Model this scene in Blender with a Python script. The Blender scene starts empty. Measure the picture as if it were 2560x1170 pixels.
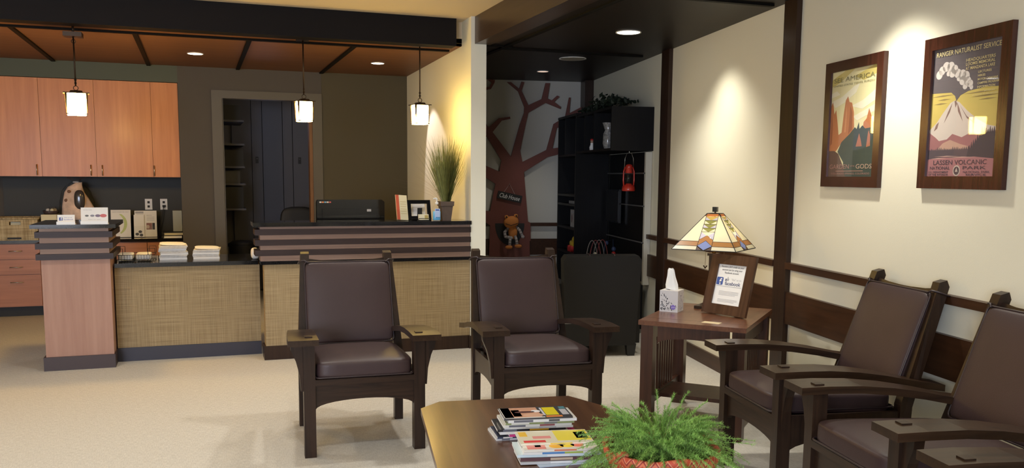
import bpy, bmesh, math, random
from mathutils import Matrix, Vector
from math import sin, cos, pi, radians as R
random.seed(7)
SC = bpy.context.scene
COL = SC.collection
# ------------------------------------------------------------------ camera
cam_d = bpy.data.cameras.new('camera'); cam = bpy.data.objects.new('camera', cam_d); COL.objects.link(cam)
cam_d.sensor_width = 36; cam_d.lens = 30.877; cam_d.shift_y = 0.0469; cam_d.clip_start = .05
cam.matrix_world = Matrix(((0.942, 0.033, -0.335, 0), (-0.336, 0.115, -0.935, 0), (0.008, 0.993, 0.119, 1.43), (0, 0, 0, 1)))
cam.rotation_mode = 'QUATERNION'
_q = Matrix(((0.942, 0.033, -0.335), (-0.336, 0.115, -0.935), (0.008, 0.993, 0.119))).to_quaternion()
cam.matrix_world = Matrix.Translation((0, 0, 1.43)) @ _q.normalized().to_matrix().to_4x4()
SC.camera = cam
# ------------------------------------------------------------------ world, exposure
w = bpy.data.worlds.new('world'); SC.world = w; w.use_nodes = True
w.node_tree.nodes['Background'].inputs[0].default_value = (.62, .74, 1, 1)
w.node_tree.nodes['Background'].inputs[1].default_value = .6
SC.view_settings.view_transform = 'Standard'; SC.view_settings.look = 'None'
SC.view_settings.exposure = 0.22; SC.view_settings.gamma = 1.0; SC.view_settings.use_curve_mapping = False
# the right wall and the nook stand at an angle to the reception; W() turns wall coordinates into world ones
TW = math.atan2(-.168, .986)
WX = Vector((cos(TW), sin(TW), 0)); WY = Vector((-sin(TW), cos(TW), 0))
def W(s, t, z=0.0): return WX * s + WY * t + Vector((0, 0, z))
# ------------------------------------------------------------------ lights
def light(kind, name, loc, energy, color, aim=None, **kw):
    d = bpy.data.lights.new(name, kind); d.energy = energy; d.color = color
    for k, v in kw.items(): setattr(d, k, v)
    o = bpy.data.objects.new(name, d); COL.objects.link(o); o.location = loc
    if aim is not None: o.rotation_euler = (Vector(aim) - Vector(loc)).to_track_quat('-Z', 'Y').to_euler()
    return o
def spot(name, loc, aim, energy, color, size=95, blend=.6, r=.04):
    return light('SPOT', name, loc, energy, color, aim, spot_size=R(size), spot_blend=blend, shadow_soft_size=r)
WARM = (1, .80, .55); NEU = (1, .965, .89); WNEU = (1, .95, .82); COOL = (.72, .80, 1)
ZC = 2.51; ZU = 2.705; YB = 9.65; TN = 9.95; SW = 2.642
# daylight through the window in the front wall, behind the camera
light('AREA', 'daylight_window', (-3.0, -3.1, 1.5), 270, COOL, (-1.6, 5.0, .2), shape='RECTANGLE', size=2.2, size_y=1.7)
# recessed lamps of the waiting room ceiling; last one added to brighten partition end
for i, (x, y, e) in enumerate([(-1.6, 2.6, 62), (0.3, 2.9, 62), (-1.6, 5.3, 56), (0.4, 5.4, 56), (-3.2, 4.0, 45), (.3, .4, 50), (1.75, 4.9, 60), (-1.5, 0.2, 50), (1.55, 6.0, 34)]):
    spot('ceiling_spot', (x, y, 2.68), (x, y, 0), e, NEU, 125, .7, .06)
# recessed lamps along the right wall (two of them wash it)
p = W(2.22, 4.0, 2.47); spot('wall_washer', p, W(2.50, 3.9, 0.9), 80, WNEU, 100, .95, .04)
p = W(2.22, 6.10, 2.47); spot('wall_washer', p, W(2.50, 6.0, 0.9), 46, WNEU, 100, .95, .04)
p = W(2.08, 2.0, 2.47); spot('wall_washer', p, W(2.45, 2.0, 0.8), 70, WNEU, 100, .95, .04)
spot('nook_spot', (3.08, 6.06, 2.47), (3.0, 6.0, 0), 26, NEU, 110, .6, .04)
spot('nook_far_spot', W(1.905, 9.04, 2.47), W(1.8, 9.5, 0), 20, NEU, 84, .9, .04)
# reception downlights
spot('reception_spot', (.03, 8.60, 2.47), (.0, 8.5, 0), 12, NEU, 100, .6, .03)
spot('reception_spot_2', (1.69, 8.62, 2.47), (2.12, 8.15, 1.3), 42, (1, .84, .80), 56, .25, .02)
light('POINT', 'store_room_glow', (.75, 10.4, 2.0), .9, (.66, .70, 1), shadow_soft_size=.2)

# ------------------------------------------------------------------ materials
def nt(name):
    m = bpy.data.materials.new(name); m.use_nodes = True; t = m.node_tree; return m, t, t.nodes['Principled BSDF']
def hexlin(c): return c
def plain(name, col, rough=.6, metal=0, spec=.5, emit=0, ecol=None, noise=0.0, nscale=30, bump=0.0, bscale=200, alpha=1, coat=0):
    m, t, b = nt(name)
    b.inputs['Base Color'].default_value = (*col, 1); b.inputs['Roughness'].default_value = rough
    b.inputs['Metallic'].default_value = metal; b.inputs['Specular IOR Level'].default_value = spec
    b.inputs['Coat Weight'].default_value = coat; b.inputs['Coat Roughness'].default_value = .15
    if emit: b.inputs['Emission Color'].default_value = (*(ecol or col), 1); b.inputs['Emission Strength'].default_value = emit
    tc = t.nodes.new('ShaderNodeTexCoord')
    if noise:
        n = t.nodes.new('ShaderNodeTexNoise'); n.inputs['Scale'].default_value = nscale; n.inputs['Detail'].default_value = 5
        r = t.nodes.new('ShaderNodeValToRGB'); t.links.new(tc.outputs['Object'], n.inputs['Vector'])
        r.color_ramp.elements[0].position = .3; r.color_ramp.elements[1].position = .7
        r.color_ramp.elements[0].color = (*[c * (1 - noise) for c in col], 1); r.color_ramp.elements[1].color = (*[min(1, c * (1 + noise)) for c in col], 1)
        t.links.new(n.outputs['Fac'], r.inputs['Fac']); t.links.new(r.outputs['Color'], b.inputs['Base Color'])
    if bump:
        n2 = t.nodes.new('ShaderNodeTexNoise'); n2.inputs['Scale'].default_value = bscale; n2.inputs['Detail'].default_value = 3
        bp = t.nodes.new('ShaderNodeBump'); bp.inputs['Strength'].default_value = bump; bp.inputs['Distance'].default_value = .002
        t.links.new(tc.outputs['Object'], n2.inputs['Vector']); t.links.new(n2.outputs['Fac'], bp.inputs['Height']); t.links.new(bp.outputs['Normal'], b.inputs['Normal'])
    return m
def wood(name, c1, c2, rough=.35, axis='z', sc=1.0, coat=.0, figure=.5, spec=.3):
    m, t, b = nt(name); b.inputs['Specular IOR Level'].default_value = spec; tc = t.nodes.new('ShaderNodeTexCoord'); mp = t.nodes.new('ShaderNodeMapping')
    s = {'x': (1.2, 22, 22), 'y': (22, 1.2, 22), 'z': (22, 22, 1.2)}[axis]
    mp.inputs['Scale'].default_value = [v * sc for v in s]
    n = t.nodes.new('ShaderNodeTexNoise'); n.inputs['Scale'].default_value = 1.6; n.inputs['Detail'].default_value = 7; n.inputs['Roughness'].default_value = .62; n.inputs['Distortion'].default_value = figure
    r = t.nodes.new('ShaderNodeValToRGB'); r.color_ramp.elements[0].position = .32; r.color_ramp.elements[1].position = .70
    r.color_ramp.elements[0].color = (*c1, 1); r.color_ramp.elements[1].color = (*c2, 1)
    t.links.new(tc.outputs['Object'], mp.inputs['Vector']); t.links.new(mp.outputs['Vector'], n.inputs['Vector'])
    t.links.new(n.outputs['Fac'], r.inputs['Fac']); t.links.new(r.outputs['Color'], b.inputs['Base Color'])
    bp = t.nodes.new('ShaderNodeBump'); bp.inputs['Strength'].default_value = .15; bp.inputs['Distance'].default_value = .001
    t.links.new(n.outputs['Fac'], bp.inputs['Height']); t.links.new(bp.outputs['Normal'], b.inputs['Normal'])
    b.inputs['Roughness'].default_value = rough; b.inputs['Coat Weight'].default_value = coat; b.inputs['Coat Roughness'].default_value = .2
    return m
def woven(name, c1, c2, su, sv, rough=.9, bump=.6, axis='xz', lo=4):
    m, t, b = nt(name); tc = t.nodes.new('ShaderNodeTexCoord')
    def bands(sc3, dist):
        mp = t.nodes.new('ShaderNodeMapping'); mp.inputs['Scale'].default_value = sc3
        n = t.nodes.new('ShaderNodeTexNoise'); n.inputs['Scale'].default_value = 1; n.inputs['Detail'].default_value = 2
        t.links.new(tc.outputs['Object'], mp.inputs['Vector']); t.links.new(mp.outputs['Vector'], n.inputs['Vector']); return n.outputs['Fac']
    if axis == 'xz': a = bands((su, su, lo), 0); c = bands((lo, lo, sv), 0)
    else: a = bands((su, lo, 5), 0); c = bands((lo, sv, 5), 0)
    mx = t.nodes.new('ShaderNodeMath'); mx.operation = 'ADD'; t.links.new(a, mx.inputs[0]); t.links.new(c, mx.inputs[1])
    r = t.nodes.new('ShaderNodeValToRGB'); r.color_ramp.elements[0].position = .40; r.color_ramp.elements[1].position = .60
    hf = t.nodes.new('ShaderNodeMath'); hf.operation = 'MULTIPLY'; hf.inputs[1].default_value = .5; t.links.new(mx.outputs[0], hf.inputs[0])
    r.color_ramp.elements[0].color = (*c1, 1); r.color_ramp.elements[1].color = (*c2, 1)
    t.links.new(hf.outputs[0], r.inputs['Fac']); t.links.new(r.outputs['Color'], b.inputs['Base Color'])
    bp = t.nodes.new('ShaderNodeBump'); bp.inputs['Strength'].default_value = bump; bp.inputs['Distance'].default_value = .002
    t.links.new(hf.outputs[0], bp.inputs['Height']); t.links.new(bp.outputs['Normal'], b.inputs['Normal'])
    b.inputs['Roughness'].default_value = rough; b.inputs['Specular IOR Level'].default_value = .2
    return m
def glass(name, tint=(1, 1, 1), gloss=.03, trans=True, rough=.02):
    m = bpy.data.materials.new(name); m.use_nodes = True; t = m.node_tree; t.nodes.clear()
    o = t.nodes.new('ShaderNodeOutputMaterial'); mx = t.nodes.new('ShaderNodeMixShader'); tr = t.nodes.new('ShaderNodeBsdfTransparent'); g = t.nodes.new('ShaderNodeBsdfGlossy'); f = t.nodes.new('ShaderNodeFresnel')
    tr.inputs[0].default_value = (*tint, 1); g.inputs['Roughness'].default_value = rough; f.inputs[0].default_value = 1.5
    gm = t.nodes.new('ShaderNodeNewGeometry'); iv_ = t.nodes.new('ShaderNodeMath'); iv_.operation = 'SUBTRACT'; iv_.inputs[0].default_value = 1; ml = t.nodes.new('ShaderNodeMath'); ml.operation = 'MULTIPLY'; t.links.new(gm.outputs['Backfacing'], iv_.inputs[1]); t.links.new(iv_.outputs[0], ml.inputs[0]); t.links.new(f.outputs[0], ml.inputs[1]); t.links.new(ml.outputs[0], mx.inputs[0]); t.links.new(tr.outputs[0], mx.inputs[1]); t.links.new(g.outputs[0], mx.inputs[2]); t.links.new(mx.outputs[0], o.inputs[0])
    return m
def shade_glass(name, col, emit=0):      # opalescent glass: scatters and lets light through
    m, t, b = nt(name); b.inputs['Base Color'].default_value = (*col, 1); b.inputs['Roughness'].default_value = .25
    tr = t.nodes.new('ShaderNodeBsdfTranslucent'); tr.inputs[0].default_value = (*col, 1); mx = t.nodes.new('ShaderNodeMixShader'); mx.inputs[0].default_value = .5
    o = [n for n in t.nodes if n.type == 'OUTPUT_MATERIAL'][0]
    t.links.new(b.outputs[0], mx.inputs[1]); t.links.new(tr.outputs[0], mx.inputs[2]); t.links.new(mx.outputs[0], o.inputs[0])
    if emit: b.inputs['Emission Color'].default_value = (*col, 1); b.inputs['Emission Strength'].default_value = emit
    return m
M = {}
M['oak'] = wood('dark_oak', (.014, .0075, .005), (.036, .018, .010), .38, 'z', coat=.08)
M['oak_h'] = wood('dark_oak_rail', (.015, .008, .005), (.040, .020, .011), .38, 'x', coat=.08, figure=1.5)
M['oak_arm'] = wood('dark_oak_arm', (.018, .0095, .0055), (.044, .023, .012), .32, 'y', coat=.15)
M['table'] = wood('cherry_brown_table', (.100, .038, .020), (.175, .072, .036), .28, 'y', .7, coat=.25)
M['table_leg'] = wood('cherry_brown_leg', (.038, .015, .009), (.078, .031, .017), .34, 'z', coat=.1)
M['coffee'] = wood('coffee_table_oak', (.065, .028, .013), (.120, .056, .026), .30, 'y', .6, coat=.4)
M['trim'] = wood('dark_trim', (.022, .010, .006), (.040, .019, .010), .4, 'z', coat=.08)
M['trim_h'] = wood('dark_trim_rail', (.032, .0125, .005), (.060, .024, .010), .4, 'y', coat=.08)
M['batten'] = plain('black_batten', (.006, .005, .004), .6, spec=.1)
M['strip'] = wood('dark_strip', (.028, .017, .016), (.042, .026, .024), .45, 'x')
M['strip_l'] = wood('light_strip', (.36, .225, .165), (.45, .29, .21), .5, 'x')
M['frame'] = wood('mahogany_frame', (.028, .008, .005), (.072, .019, .012), .25, 'z', coat=.4, figure=1.2)
M['frame_b'] = wood('brown_frame', (.05, .022, .012), (.095, .046, .025), .3, 'z', coat=.3)
M['leather'] = plain('oxblood_leather', (.044, .025, .025), .45, spec=.4, bump=.25, bscale=260, noise=.06, nscale=8)
M['piping'] = plain('leather_piping', (.030, .018, .020), .4)
M['black_leather'] = plain('black_leather', (.009, .0085, .008), .45, spec=.3, bump=.3, bscale=220)
M['black'] = plain('black_gloss', (.008, .008, .009), .12, spec=.6)
M['black_m'] = plain('black_matt', (.012, .012, .012), .6)
M['black_lam'] = wood('black_laminate', (.006, .006, .007), (.009, .009, .010), .45, 'z', spec=.15)
M['bronze'] = plain('bronze', (.05, .032, .02), .38, metal=.8)
M['steel'] = plain('brushed_steel', (.6, .58, .54), .3, metal=1)
M['brass'] = plain('brass', (.75, .55, .25), .25, metal=1)
M['maple'] = wood('orange_maple', (.52, .19, .058), (.66, .27, .088), .42, 'z', .5, coat=.1, figure=.3)
M['maple_low'] = wood('red_maple', (.36, .15, .080), (.48, .21, .115), .42, 'x', .5, coat=.1, figure=.3)
M['maple_p'] = wood('pink_maple', (.37, .20, .145), (.45, .265, .195), .5, 'z', .45, figure=.3)
M['granite'] = plain('black_granite', (.010, .010, .011), .08, spec=.6, noise=.9, nscale=160)
M['grass_cloth'] = woven('grasscloth', (.27, .195, .105), (.41, .31, .175), 240, 240, lo=3)
M['carpet'] = woven('ribbed_carpet', (.48, .45, .40), (.60, .57, .51), 260, 260, axis='xy', bump=.5, lo=30)
M['cream'] = plain('cream_wall_paint', (.78, .745, .60), .7, bump=.15, bscale=300)
M['white_wall'] = plain('warm_white_paint', (.80, .78, .65), .7, bump=.15, bscale=300)
M['ceil'] = plain('cream_ceiling_paint', (.72, .60, .42), .85, bump=.1)
M['taupe'] = plain('olive_taupe_paint', (.070, .060, .034), .75, bump=.15, bscale=300)
M['greywall'] = plain('grey_taupe_paint', (.075, .066, .057), .75, bump=.15, bscale=300)
M['sage'] = plain('dark_sage_paint', (.075, .090, .068), .7)
M['splash'] = plain('charcoal_backsplash', (.030, .032, .030), .6)
M['dark_ceil'] = wood('brown_ceiling_panel', (.150, .068, .036), (.190, .088, .048), .45, 'x', .35, figure=.2, spec=.12)
M['nook_ceil'] = wood('dark_ceiling_panel', (.013, .010, .008), (.019, .014, .011), .42, 'x', .35, figure=.2, spec=.15)
M['beam'] = plain('charcoal_beam', (.009, .008, .0085), .6, spec=.12)
M['beam_n'] = wood('brown_beam', (.040, .024, .016), (.058, .036, .024), .35, 'y', coat=.2)
M['nook_wall'] = plain('nook_wall_paint', (.52, .50, .44), .75)
M['tree'] = plain('barn_red_paint', (.16, .045, .032), .6, noise=.08, nscale=6)
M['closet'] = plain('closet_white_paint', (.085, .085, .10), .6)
M['white'] = plain('white_plastic', (.8, .8, .78), .4)
M['paper'] = plain('white_paper', (.86, .85, .82), .7)
M['newsprint'] = plain('newsprint', (.66, .63, .58), .8, noise=.12, nscale=40)
M['cream_p'] = plain('cream_paper', (.72, .66, .46), .7)
M['wicker'] = woven('wicker', (.30, .23, .13), (.55, .46, .29), 90, 120, bump=1)
M['clay'] = plain('brown_clay', (.11, .075, .055), .7, noise=.1)
M['grass'] = plain('grass_blade', (.22, .23, .07), .55, noise=.4, nscale=20)
M['grass_dry'] = plain('dry_grass', (.55, .46, .28), .6)
M['fern'] = plain('asparagus_fern', (.30, .52, .12), .55, noise=.35, nscale=25)
M['fern_d'] = plain('fern_stem', (.16, .30, .07), .6)
M['ivy'] = plain('dark_ivy', (.012, .020, .010), .6)
M['ink'] = plain('black_ink', (.03, .03, .035), .7)
M['grey_ink'] = plain('grey_ink', (.42, .42, .44), .7)
M['blue'] = plain('blue_print', (.06, .11, .36), .5)
M['red'] = plain('red_enamel', (.55, .035, .02), .3, coat=.4)
M['orange_plush'] = plain('orange_plush', (.62, .22, .05), .9, bump=.8, bscale=400)
M['stripe_plush'] = plain('grey_plush', (.42, .38, .36), .9, bump=.8, bscale=400)
M['stripe_dark'] = plain('dark_grey_plush', (.22, .18, .17), .9)
M['glass'] = glass('clear_glass'); M['film'] = glass('cellophane', (.985, .985, .98), rough=.12)
M['lamp_off'] = plain('frosted_disc', (.30, .28, .24), .6)
M['lamp_on'] = plain('lit_diffuser', (1, 1, 1), .5, emit=9, ecol=(1, .95, .84))
M['lamp_dim'] = plain('dim_diffuser', (.8, .6, .5), .5, emit=.7, ecol=(1, .72, .55))
def pl(name, c, **k):
    if name not in M: M[name] = plain(name, c, k.pop('rough', .5), **k)
    return M[name]

# ------------------------------------------------------------------ mesh helpers
class MB:
    def __init__(s): s.bm = bmesh.new()
    def box(s, x0, x1, y0, y1, z0, z1, rot=None, piv=None):
        vs = [s.bm.verts.new((x, y, z)) for x in (x0, x1) for y in (y0, y1) for z in (z0, z1)]
        for f in ((0, 1, 3, 2), (4, 6, 7, 5), (0, 4, 5, 1), (2, 3, 7, 6), (0, 2, 6, 4), (1, 5, 7, 3)): s.bm.faces.new([vs[i] for i in f])
        if rot is not None:
            pv = Vector(piv) if piv is not None else Vector(((x0 + x1) / 2, (y0 + y1) / 2, (z0 + z1) / 2))
            for v in vs: v.co = rot @ (v.co - pv) + pv
        return s
    def hexa(s, b, t):      # four bottom and four top corners, same order
        vs = [s.bm.verts.new(p) for p in list(b) + list(t)]
        for f in ((3, 2, 1, 0), (4, 5, 6, 7), (0, 1, 5, 4), (1, 2, 6, 5), (2, 3, 7, 6), (3, 0, 4, 7)): s.bm.faces.new([vs[i] for i in f])
        return s
    def prism(s, poly, axis, a, b):     # poly in the two other axes, extruded from a to b
        def P(u, v, w): return {'x': (w, u, v), 'y': (u, w, v), 'z': (u, v, w)}[axis]
        A = [s.bm.verts.new(P(u, v, a)) for u, v in poly]; B = [s.bm.verts.new(P(u, v, b)) for u, v in poly]; n = len(poly)
        s.bm.faces.new(A[::-1]); s.bm.faces.new(B)
        for i in range(n): s.bm.faces.new((A[i], A[(i + 1) % n], B[(i + 1) % n], B[i]))
        return s
    def tube(s, pts, r, n=8, closed=False):
        pts = [Vector(p) for p in pts]; N = len(pts); rings = []
        rr = r if isinstance(r, (list, tuple)) else [r] * N; up = None
        for i, p in enumerate(pts):
            d = (pts[(i + 1) % N] - pts[i - 1]) if (closed or 0 < i < N - 1) else (pts[1] - pts[0] if i == 0 else pts[-1] - pts[-2])
            d.normalize()
            if up is None: up = Vector((0, 0, 1)) if abs(d.z) < .9 else Vector((1, 0, 0))
            a = d.cross(up)
            if a.length < 1e-5: a = d.orthogonal()
            a.normalize(); b = a.cross(d).normalized(); up = b
            rings.append([s.bm.verts.new(p + (a * cos(2 * pi * k / n) + b * sin(2 * pi * k / n)) * rr[i]) for k in range(n)])
        for i in range(N if closed else N - 1):
            A, B = rings[i], rings[(i + 1) % N]
            for k in range(n): s.bm.faces.new((A[k], A[(k + 1) % n], B[(k + 1) % n], B[k]))
        if not closed: s.bm.faces.new(rings[0][::-1]); s.bm.faces.new(rings[-1])
        return s
    def lathe(s, prof, n=24, c=(0, 0, 0), cap=True, off=0):   # prof: (r, z) bottom to top
        rings = [[s.bm.verts.new((c[0] + r * cos(2 * pi * k / n + off), c[1] + r * sin(2 * pi * k / n + off), c[2] + z)) for k in range(n)] for r, z in prof]
        for A, B in zip(rings, rings[1:]):
            for k in range(n): s.bm.faces.new((A[k], A[(k + 1) % n], B[(k + 1) % n], B[k]))
        if cap: s.bm.faces.new(rings[0][::-1]); s.bm.faces.new(rings[-1])
        return s
    def blob(s, c, r, q=2.0, sub=3, rot=None):
        c = Vector(c); n = 3 * sub; new = {}
        def v(p):
            k = tuple(round(x, 5) for x in p)
            if k not in new:
                l = (abs(p[0]) ** q + abs(p[1]) ** q + abs(p[2]) ** q) ** (1 / q)
                w = Vector([p[i] / l * r[i] for i in range(3)])
                if rot is not None: w = rot @ w
                new[k] = s.bm.verts.new(c + w)
            return new[k]
        for ax in range(3):
            for sg in (-1, 1):
                for i in range(n):
                    for j in range(n):
                        qd = []
                        for a, b in ((0, 0), (1, 0), (1, 1), (0, 1)):
                            u = -1 + 2 * (i + a) / n; w = -1 + 2 * (j + b) / n; u = math.tan(u * pi / 4); w = math.tan(w * pi / 4)
                            p = [0, 0, 0]; p[ax] = sg; p[(ax + 1) % 3] = u; p[(ax + 2) % 3] = w; qd.append(v(p))
                        if sg < 0: qd.reverse()
                        s.bm.faces.new(qd)
        return s
    def quad(s, *p): s.bm.faces.new([s.bm.verts.new(q) for q in p]); return s
    def build(s, name, m, parent=None, smooth=False, bevel=0.0, seg=2):
        if bevel:
            es = [e for e in s.bm.edges if len(e.link_faces) == 2 and e.calc_face_angle(0) > .5]
            bmesh.ops.bevel(s.bm, geom=es, offset=bevel, segments=seg, affect='EDGES', clamp_overlap=True)
        if not smooth: pass
        me = bpy.data.meshes.new(name)
        bmesh.ops.recalc_face_normals(s.bm, faces=s.bm.faces[:])
        s.bm.to_mesh(me); s.bm.free()
        me.materials.append(m if not isinstance(m, str) else M[m])
        if smooth:
            for p in me.polygons: p.use_smooth = True
        o = bpy.data.objects.new(name, me); COL.objects.link(o)
        if parent is not None: o.parent = parent
        return o
def box(*a, **k): return MB().box(*a, **k)
def cushion(w, d, h, crown=.25, n=12, q=7, c=(0, 0, 0), rot=None):
    b = MB(); new = {}
    def v(p):
        k = tuple(round(x, 5) for x in p)
        if k not in new:
            mx = max(abs(x) for x in p); l = sum(abs(x) ** q for x in p) ** (1 / q); pp = [x * mx / l for x in p]
            f = 1 - crown + crown * (1 - pp[0] ** 4) * (1 - pp[1] ** 4)
            w_ = Vector((pp[0] * w / 2, pp[1] * d / 2, pp[2] * h / 2 * f))
            if rot is not None: w_ = rot @ w_
            new[k] = b.bm.verts.new(Vector(c) + w_)
        return new[k]
    for ax in range(3):
        for sg in (-1, 1):
            for i in range(n):
                for j in range(n):
                    qd = []
                    for a, e in ((0, 0), (1, 0), (1, 1), (0, 1)):
                        u = sin((-1 + 2 * (i + a) / n) * pi / 2); t = sin((-1 + 2 * (j + e) / n) * pi / 2)
                        p = [0, 0, 0]; p[ax] = sg; p[(ax + 1) % 3] = u; p[(ax + 2) % 3] = t; qd.append(v(p))
                    if sg < 0: qd.reverse()
                    b.bm.faces.new(qd)
    return b
def thing(name, label, cat, loc=(0, 0, 0), rotz=0.0, group=None):
    o = bpy.data.objects.new(name, None); COL.objects.link(o); o.location = loc; o.rotation_euler = (0, 0, rotz); o.empty_display_size = .1
    return tag(o, label, cat, group)
def tag(o, label=None, cat=None, group=None, kind=None):
    for k, v in (('label', label), ('category', cat), ('group', group), ('kind', kind)):
        if v: o[k] = v
    return o
def struct(name, mb, m, parent=None, rotz=0.0, label=None, cat=None, **k):
    o = mb.build(name, m, parent, **k); o.rotation_euler = (0, 0, rotz)
    if parent is None: o['kind'] = 'structure'
    if label: o['label'] = label
    return o
def dup(root, loc, rotz, label, group=None):
    r = root.copy(); COL.objects.link(r); r.location = loc; r.rotation_euler = (0, 0, rotz); r['label'] = label
    if group: r['group'] = group
    for ch in list(root.children):
        c = ch.copy(); COL.objects.link(c); c.parent = r
        for g in list(ch.children):
            d = g.copy(); COL.objects.link(d); d.parent = c
    return r
def text(body, size, loc, m, parent, name='lettering', w=None, align='CENTER', rot=(R(90), 0, 0), bold=0.0, shear=0.0):
    cu = bpy.data.curves.new('text', 'FONT'); cu.body = body; cu.size = size; cu.align_x = align; cu.align_y = 'CENTER'; cu.offset = bold; cu.resolution_u = 3; cu.shear = shear
    t = bpy.data.objects.new('text', cu); COL.objects.link(t)
    dg = bpy.context.evaluated_depsgraph_get(); dg.update()
    me = bpy.data.meshes.new_from_object(t.evaluated_get(dg)); COL.objects.unlink(t); bpy.data.objects.remove(t)
    if w and me.vertices:
        xs = [v.co.x for v in me.vertices]; k = w / max(1e-6, max(xs) - min(xs)); mid = (max(xs) + min(xs)) / 2
        for v in me.vertices: v.co.x = (v.co.x - (mid if align == 'CENTER' else min(xs))) * k
    me.materials.clear(); me.materials.append(M[m] if isinstance(m, str) else m)
    o = bpy.data.objects.new(name, me); COL.objects.link(o); o.location = loc; o.rotation_euler = rot
    if parent is not None: o.parent = parent
    return o
def flat(poly, y, m, parent, name='print', th=.0004):       # flat printed shape in the x-z plane of its sheet
    return MB().prism(poly, 'y', y - th, y).build(name, m, parent)
# ================================================================== SETTING
XP0, XP1 = 2.12, 2.21          # partition's reception face, front and back
struct('floor', box(-4.5, 5.2, -3.2, 12.2, -.1, 0), 'carpet')
# waiting-room shell
struct('ceiling', box(-4.6, 5.2, -3.3, 12.2, ZU, ZU + .12), 'ceil')
struct('ceiling_corner', box(2.04, 2.16, 7.24, 7.26, ZC, ZU), 'ceil')
struct('wall_front', box(-4.5, -4.3, -3.3, -3.2, 0, ZU + .1).box(-1.5, 4.6, -3.3, -3.2, 0, ZU + .1).box(-4.3, -1.5, -3.3, -3.2, 0, .6).box(-4.3, -1.5, -3.3, -3.2, 2.4, ZU + .1), 'cream')
struct('wall_left', box(-4.6, -4.5, -3.3, 10.4, 0, ZU + .1), 'cream')
wf = struct('window_1', box(-4.3, -4.24, -3.28, -3.22, .6, 2.4).box(-1.56, -1.5, -3.28, -3.22, .6, 2.4).box(-2.93, -2.87, -3.28, -3.22, .6, 2.4).box(-4.3, -1.5, -3.28, -3.22, .6, .66).box(-4.3, -1.5, -3.28, -3.22, 2.34, 2.4), 'trim')
box(-4.24, -2.93, -3.255, -3.25, .66, 2.34).build('pane', 'glass', wf); box(-2.87, -1.56, -3.255, -3.25, .66, 2.34).build('pane', 'glass', wf)
# right wall (W frame)
struct('wall_right', box(SW, SW + .12, -4.2, 10.1, 0, ZU + .1), 'cream', rotz=TW)
struct('wall_nook', box(.45, SW, TN, TN + .12, 0, ZC + .1), 'nook_wall', rotz=TW)
# partition between reception and nook
struct('wall_partition', MB().prism([(XP0, 6.94), (2.25, 6.94), (2.345, 9.95), (XP1 + .012, 9.95)], 'z', 0, ZU + .05), 'white_wall')
# reception back wall with its doorway
struct('wall_back', box(-.146, .273, YB, YB + .12, 0, ZU).box(1.185, XP1 + .02, YB, YB + .12, 0, ZU).box(.273, 1.185, YB, YB + .12, 2.205, ZU), 'greywall')
struct('wall_back_olive', box(1.285, XP1 + .01, YB - .006, YB, 0, ZC), 'taupe')
struct('wall_niche_side', box(-.146, -.03, YB + .12, 10.3, 0, ZC + .1), 'greywall')
struct('wall_soffit', box(-4.5, -.146, YB, YB + .5, 2.345, ZU), 'sage')
struct('wall_niche_back', box(-4.5, -.146, 10.26, 10.36, 0, 2.5), 'greywall')
struct('backsplash', box(-1.86, -.146, 10.245, 10.26, .765, 1.395), 'splash')
dc = thing('door_1', 'white painted casing around the dark doorway', 'door', (0, 0, 0)); dc['kind'] = 'structure'; del dc['category']; del dc['label']
for a in ((.172, .273, 0, 2.285), (1.185, 1.285, 0, 2.285), (.273, 1.185, 2.205, 2.285)):
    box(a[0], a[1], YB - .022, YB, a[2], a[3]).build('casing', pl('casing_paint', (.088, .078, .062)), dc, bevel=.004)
box(.273, .285, YB, YB + .12, 0, 2.205).build('jamb', M['casing_paint'], dc)
box(1.150, 1.185, YB - .002, YB + .12, 0, 2.205).build('jamb', wood('stained_jamb', (.16, .075, .03), (.24, .12, .05), .5, 'z'), dc)
# store room behind it
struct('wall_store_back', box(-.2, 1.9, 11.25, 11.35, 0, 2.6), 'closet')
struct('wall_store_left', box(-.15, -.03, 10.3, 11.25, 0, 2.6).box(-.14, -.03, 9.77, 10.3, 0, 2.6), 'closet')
struct('wall_store_right', box(1.36, 1.44, 9.77, 11.25, 0, 2.6), 'greywall')
struct('ceiling_store', box(-.2, 1.9, 9.77, 11.35, 2.5, 2.6), 'ceil')
# dark lowered ceilings
cr_ = struct('ceiling_reception', box(-4.5, XP1 + .02, 7.24, YB, ZC + .022, ZC + .06), 'black_m')
bx = [-4.5, -2.96, -2.11, -1.26, -.41, .44, 1.285, XP1 + .02]
for a_, b_ in zip(bx, bx[1:]): box(a_ + .002, b_ - .002, 7.50, YB, ZC, ZC + .021).build('ceiling_panel', 'dark_ceil', cr_)
box(-4.5, XP1 + .02, 7.24, 7.498, ZC, ZC + .021).build('ceiling_panel', 'dark_ceil', cr_)
struct('ceiling_nook', MB().prism([(2.36, 3.2), (3.28, 3.2), (4.37, 9.6), (4.25, 9.62), (2.9, 9.85), (2.26, 9.95), (2.24, 6.95)], 'z', ZC, ZC + .05), 'nook_ceil')
for o_ in (): pass
struct('trim_1', box(-4.5, 2.04, 7.087, 7.24, 2.487, ZU), 'beam')                      # reception beam
struct('trim_2', MB().prism([(2.152, 3.2), (2.29, 3.2), (2.29, 6.97), (2.152, 6.97)], 'z', 2.49, ZU), 'beam_n')   # nook beam
struct('trim_3', box(2.29, 2.36, 3.2, 6.95, ZC - .002, ZU), 'beam_n')
struct('trim_4', box(2.152, 3.30, 3.1, 3.2, 2.49, ZU), 'beam_n')
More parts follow.
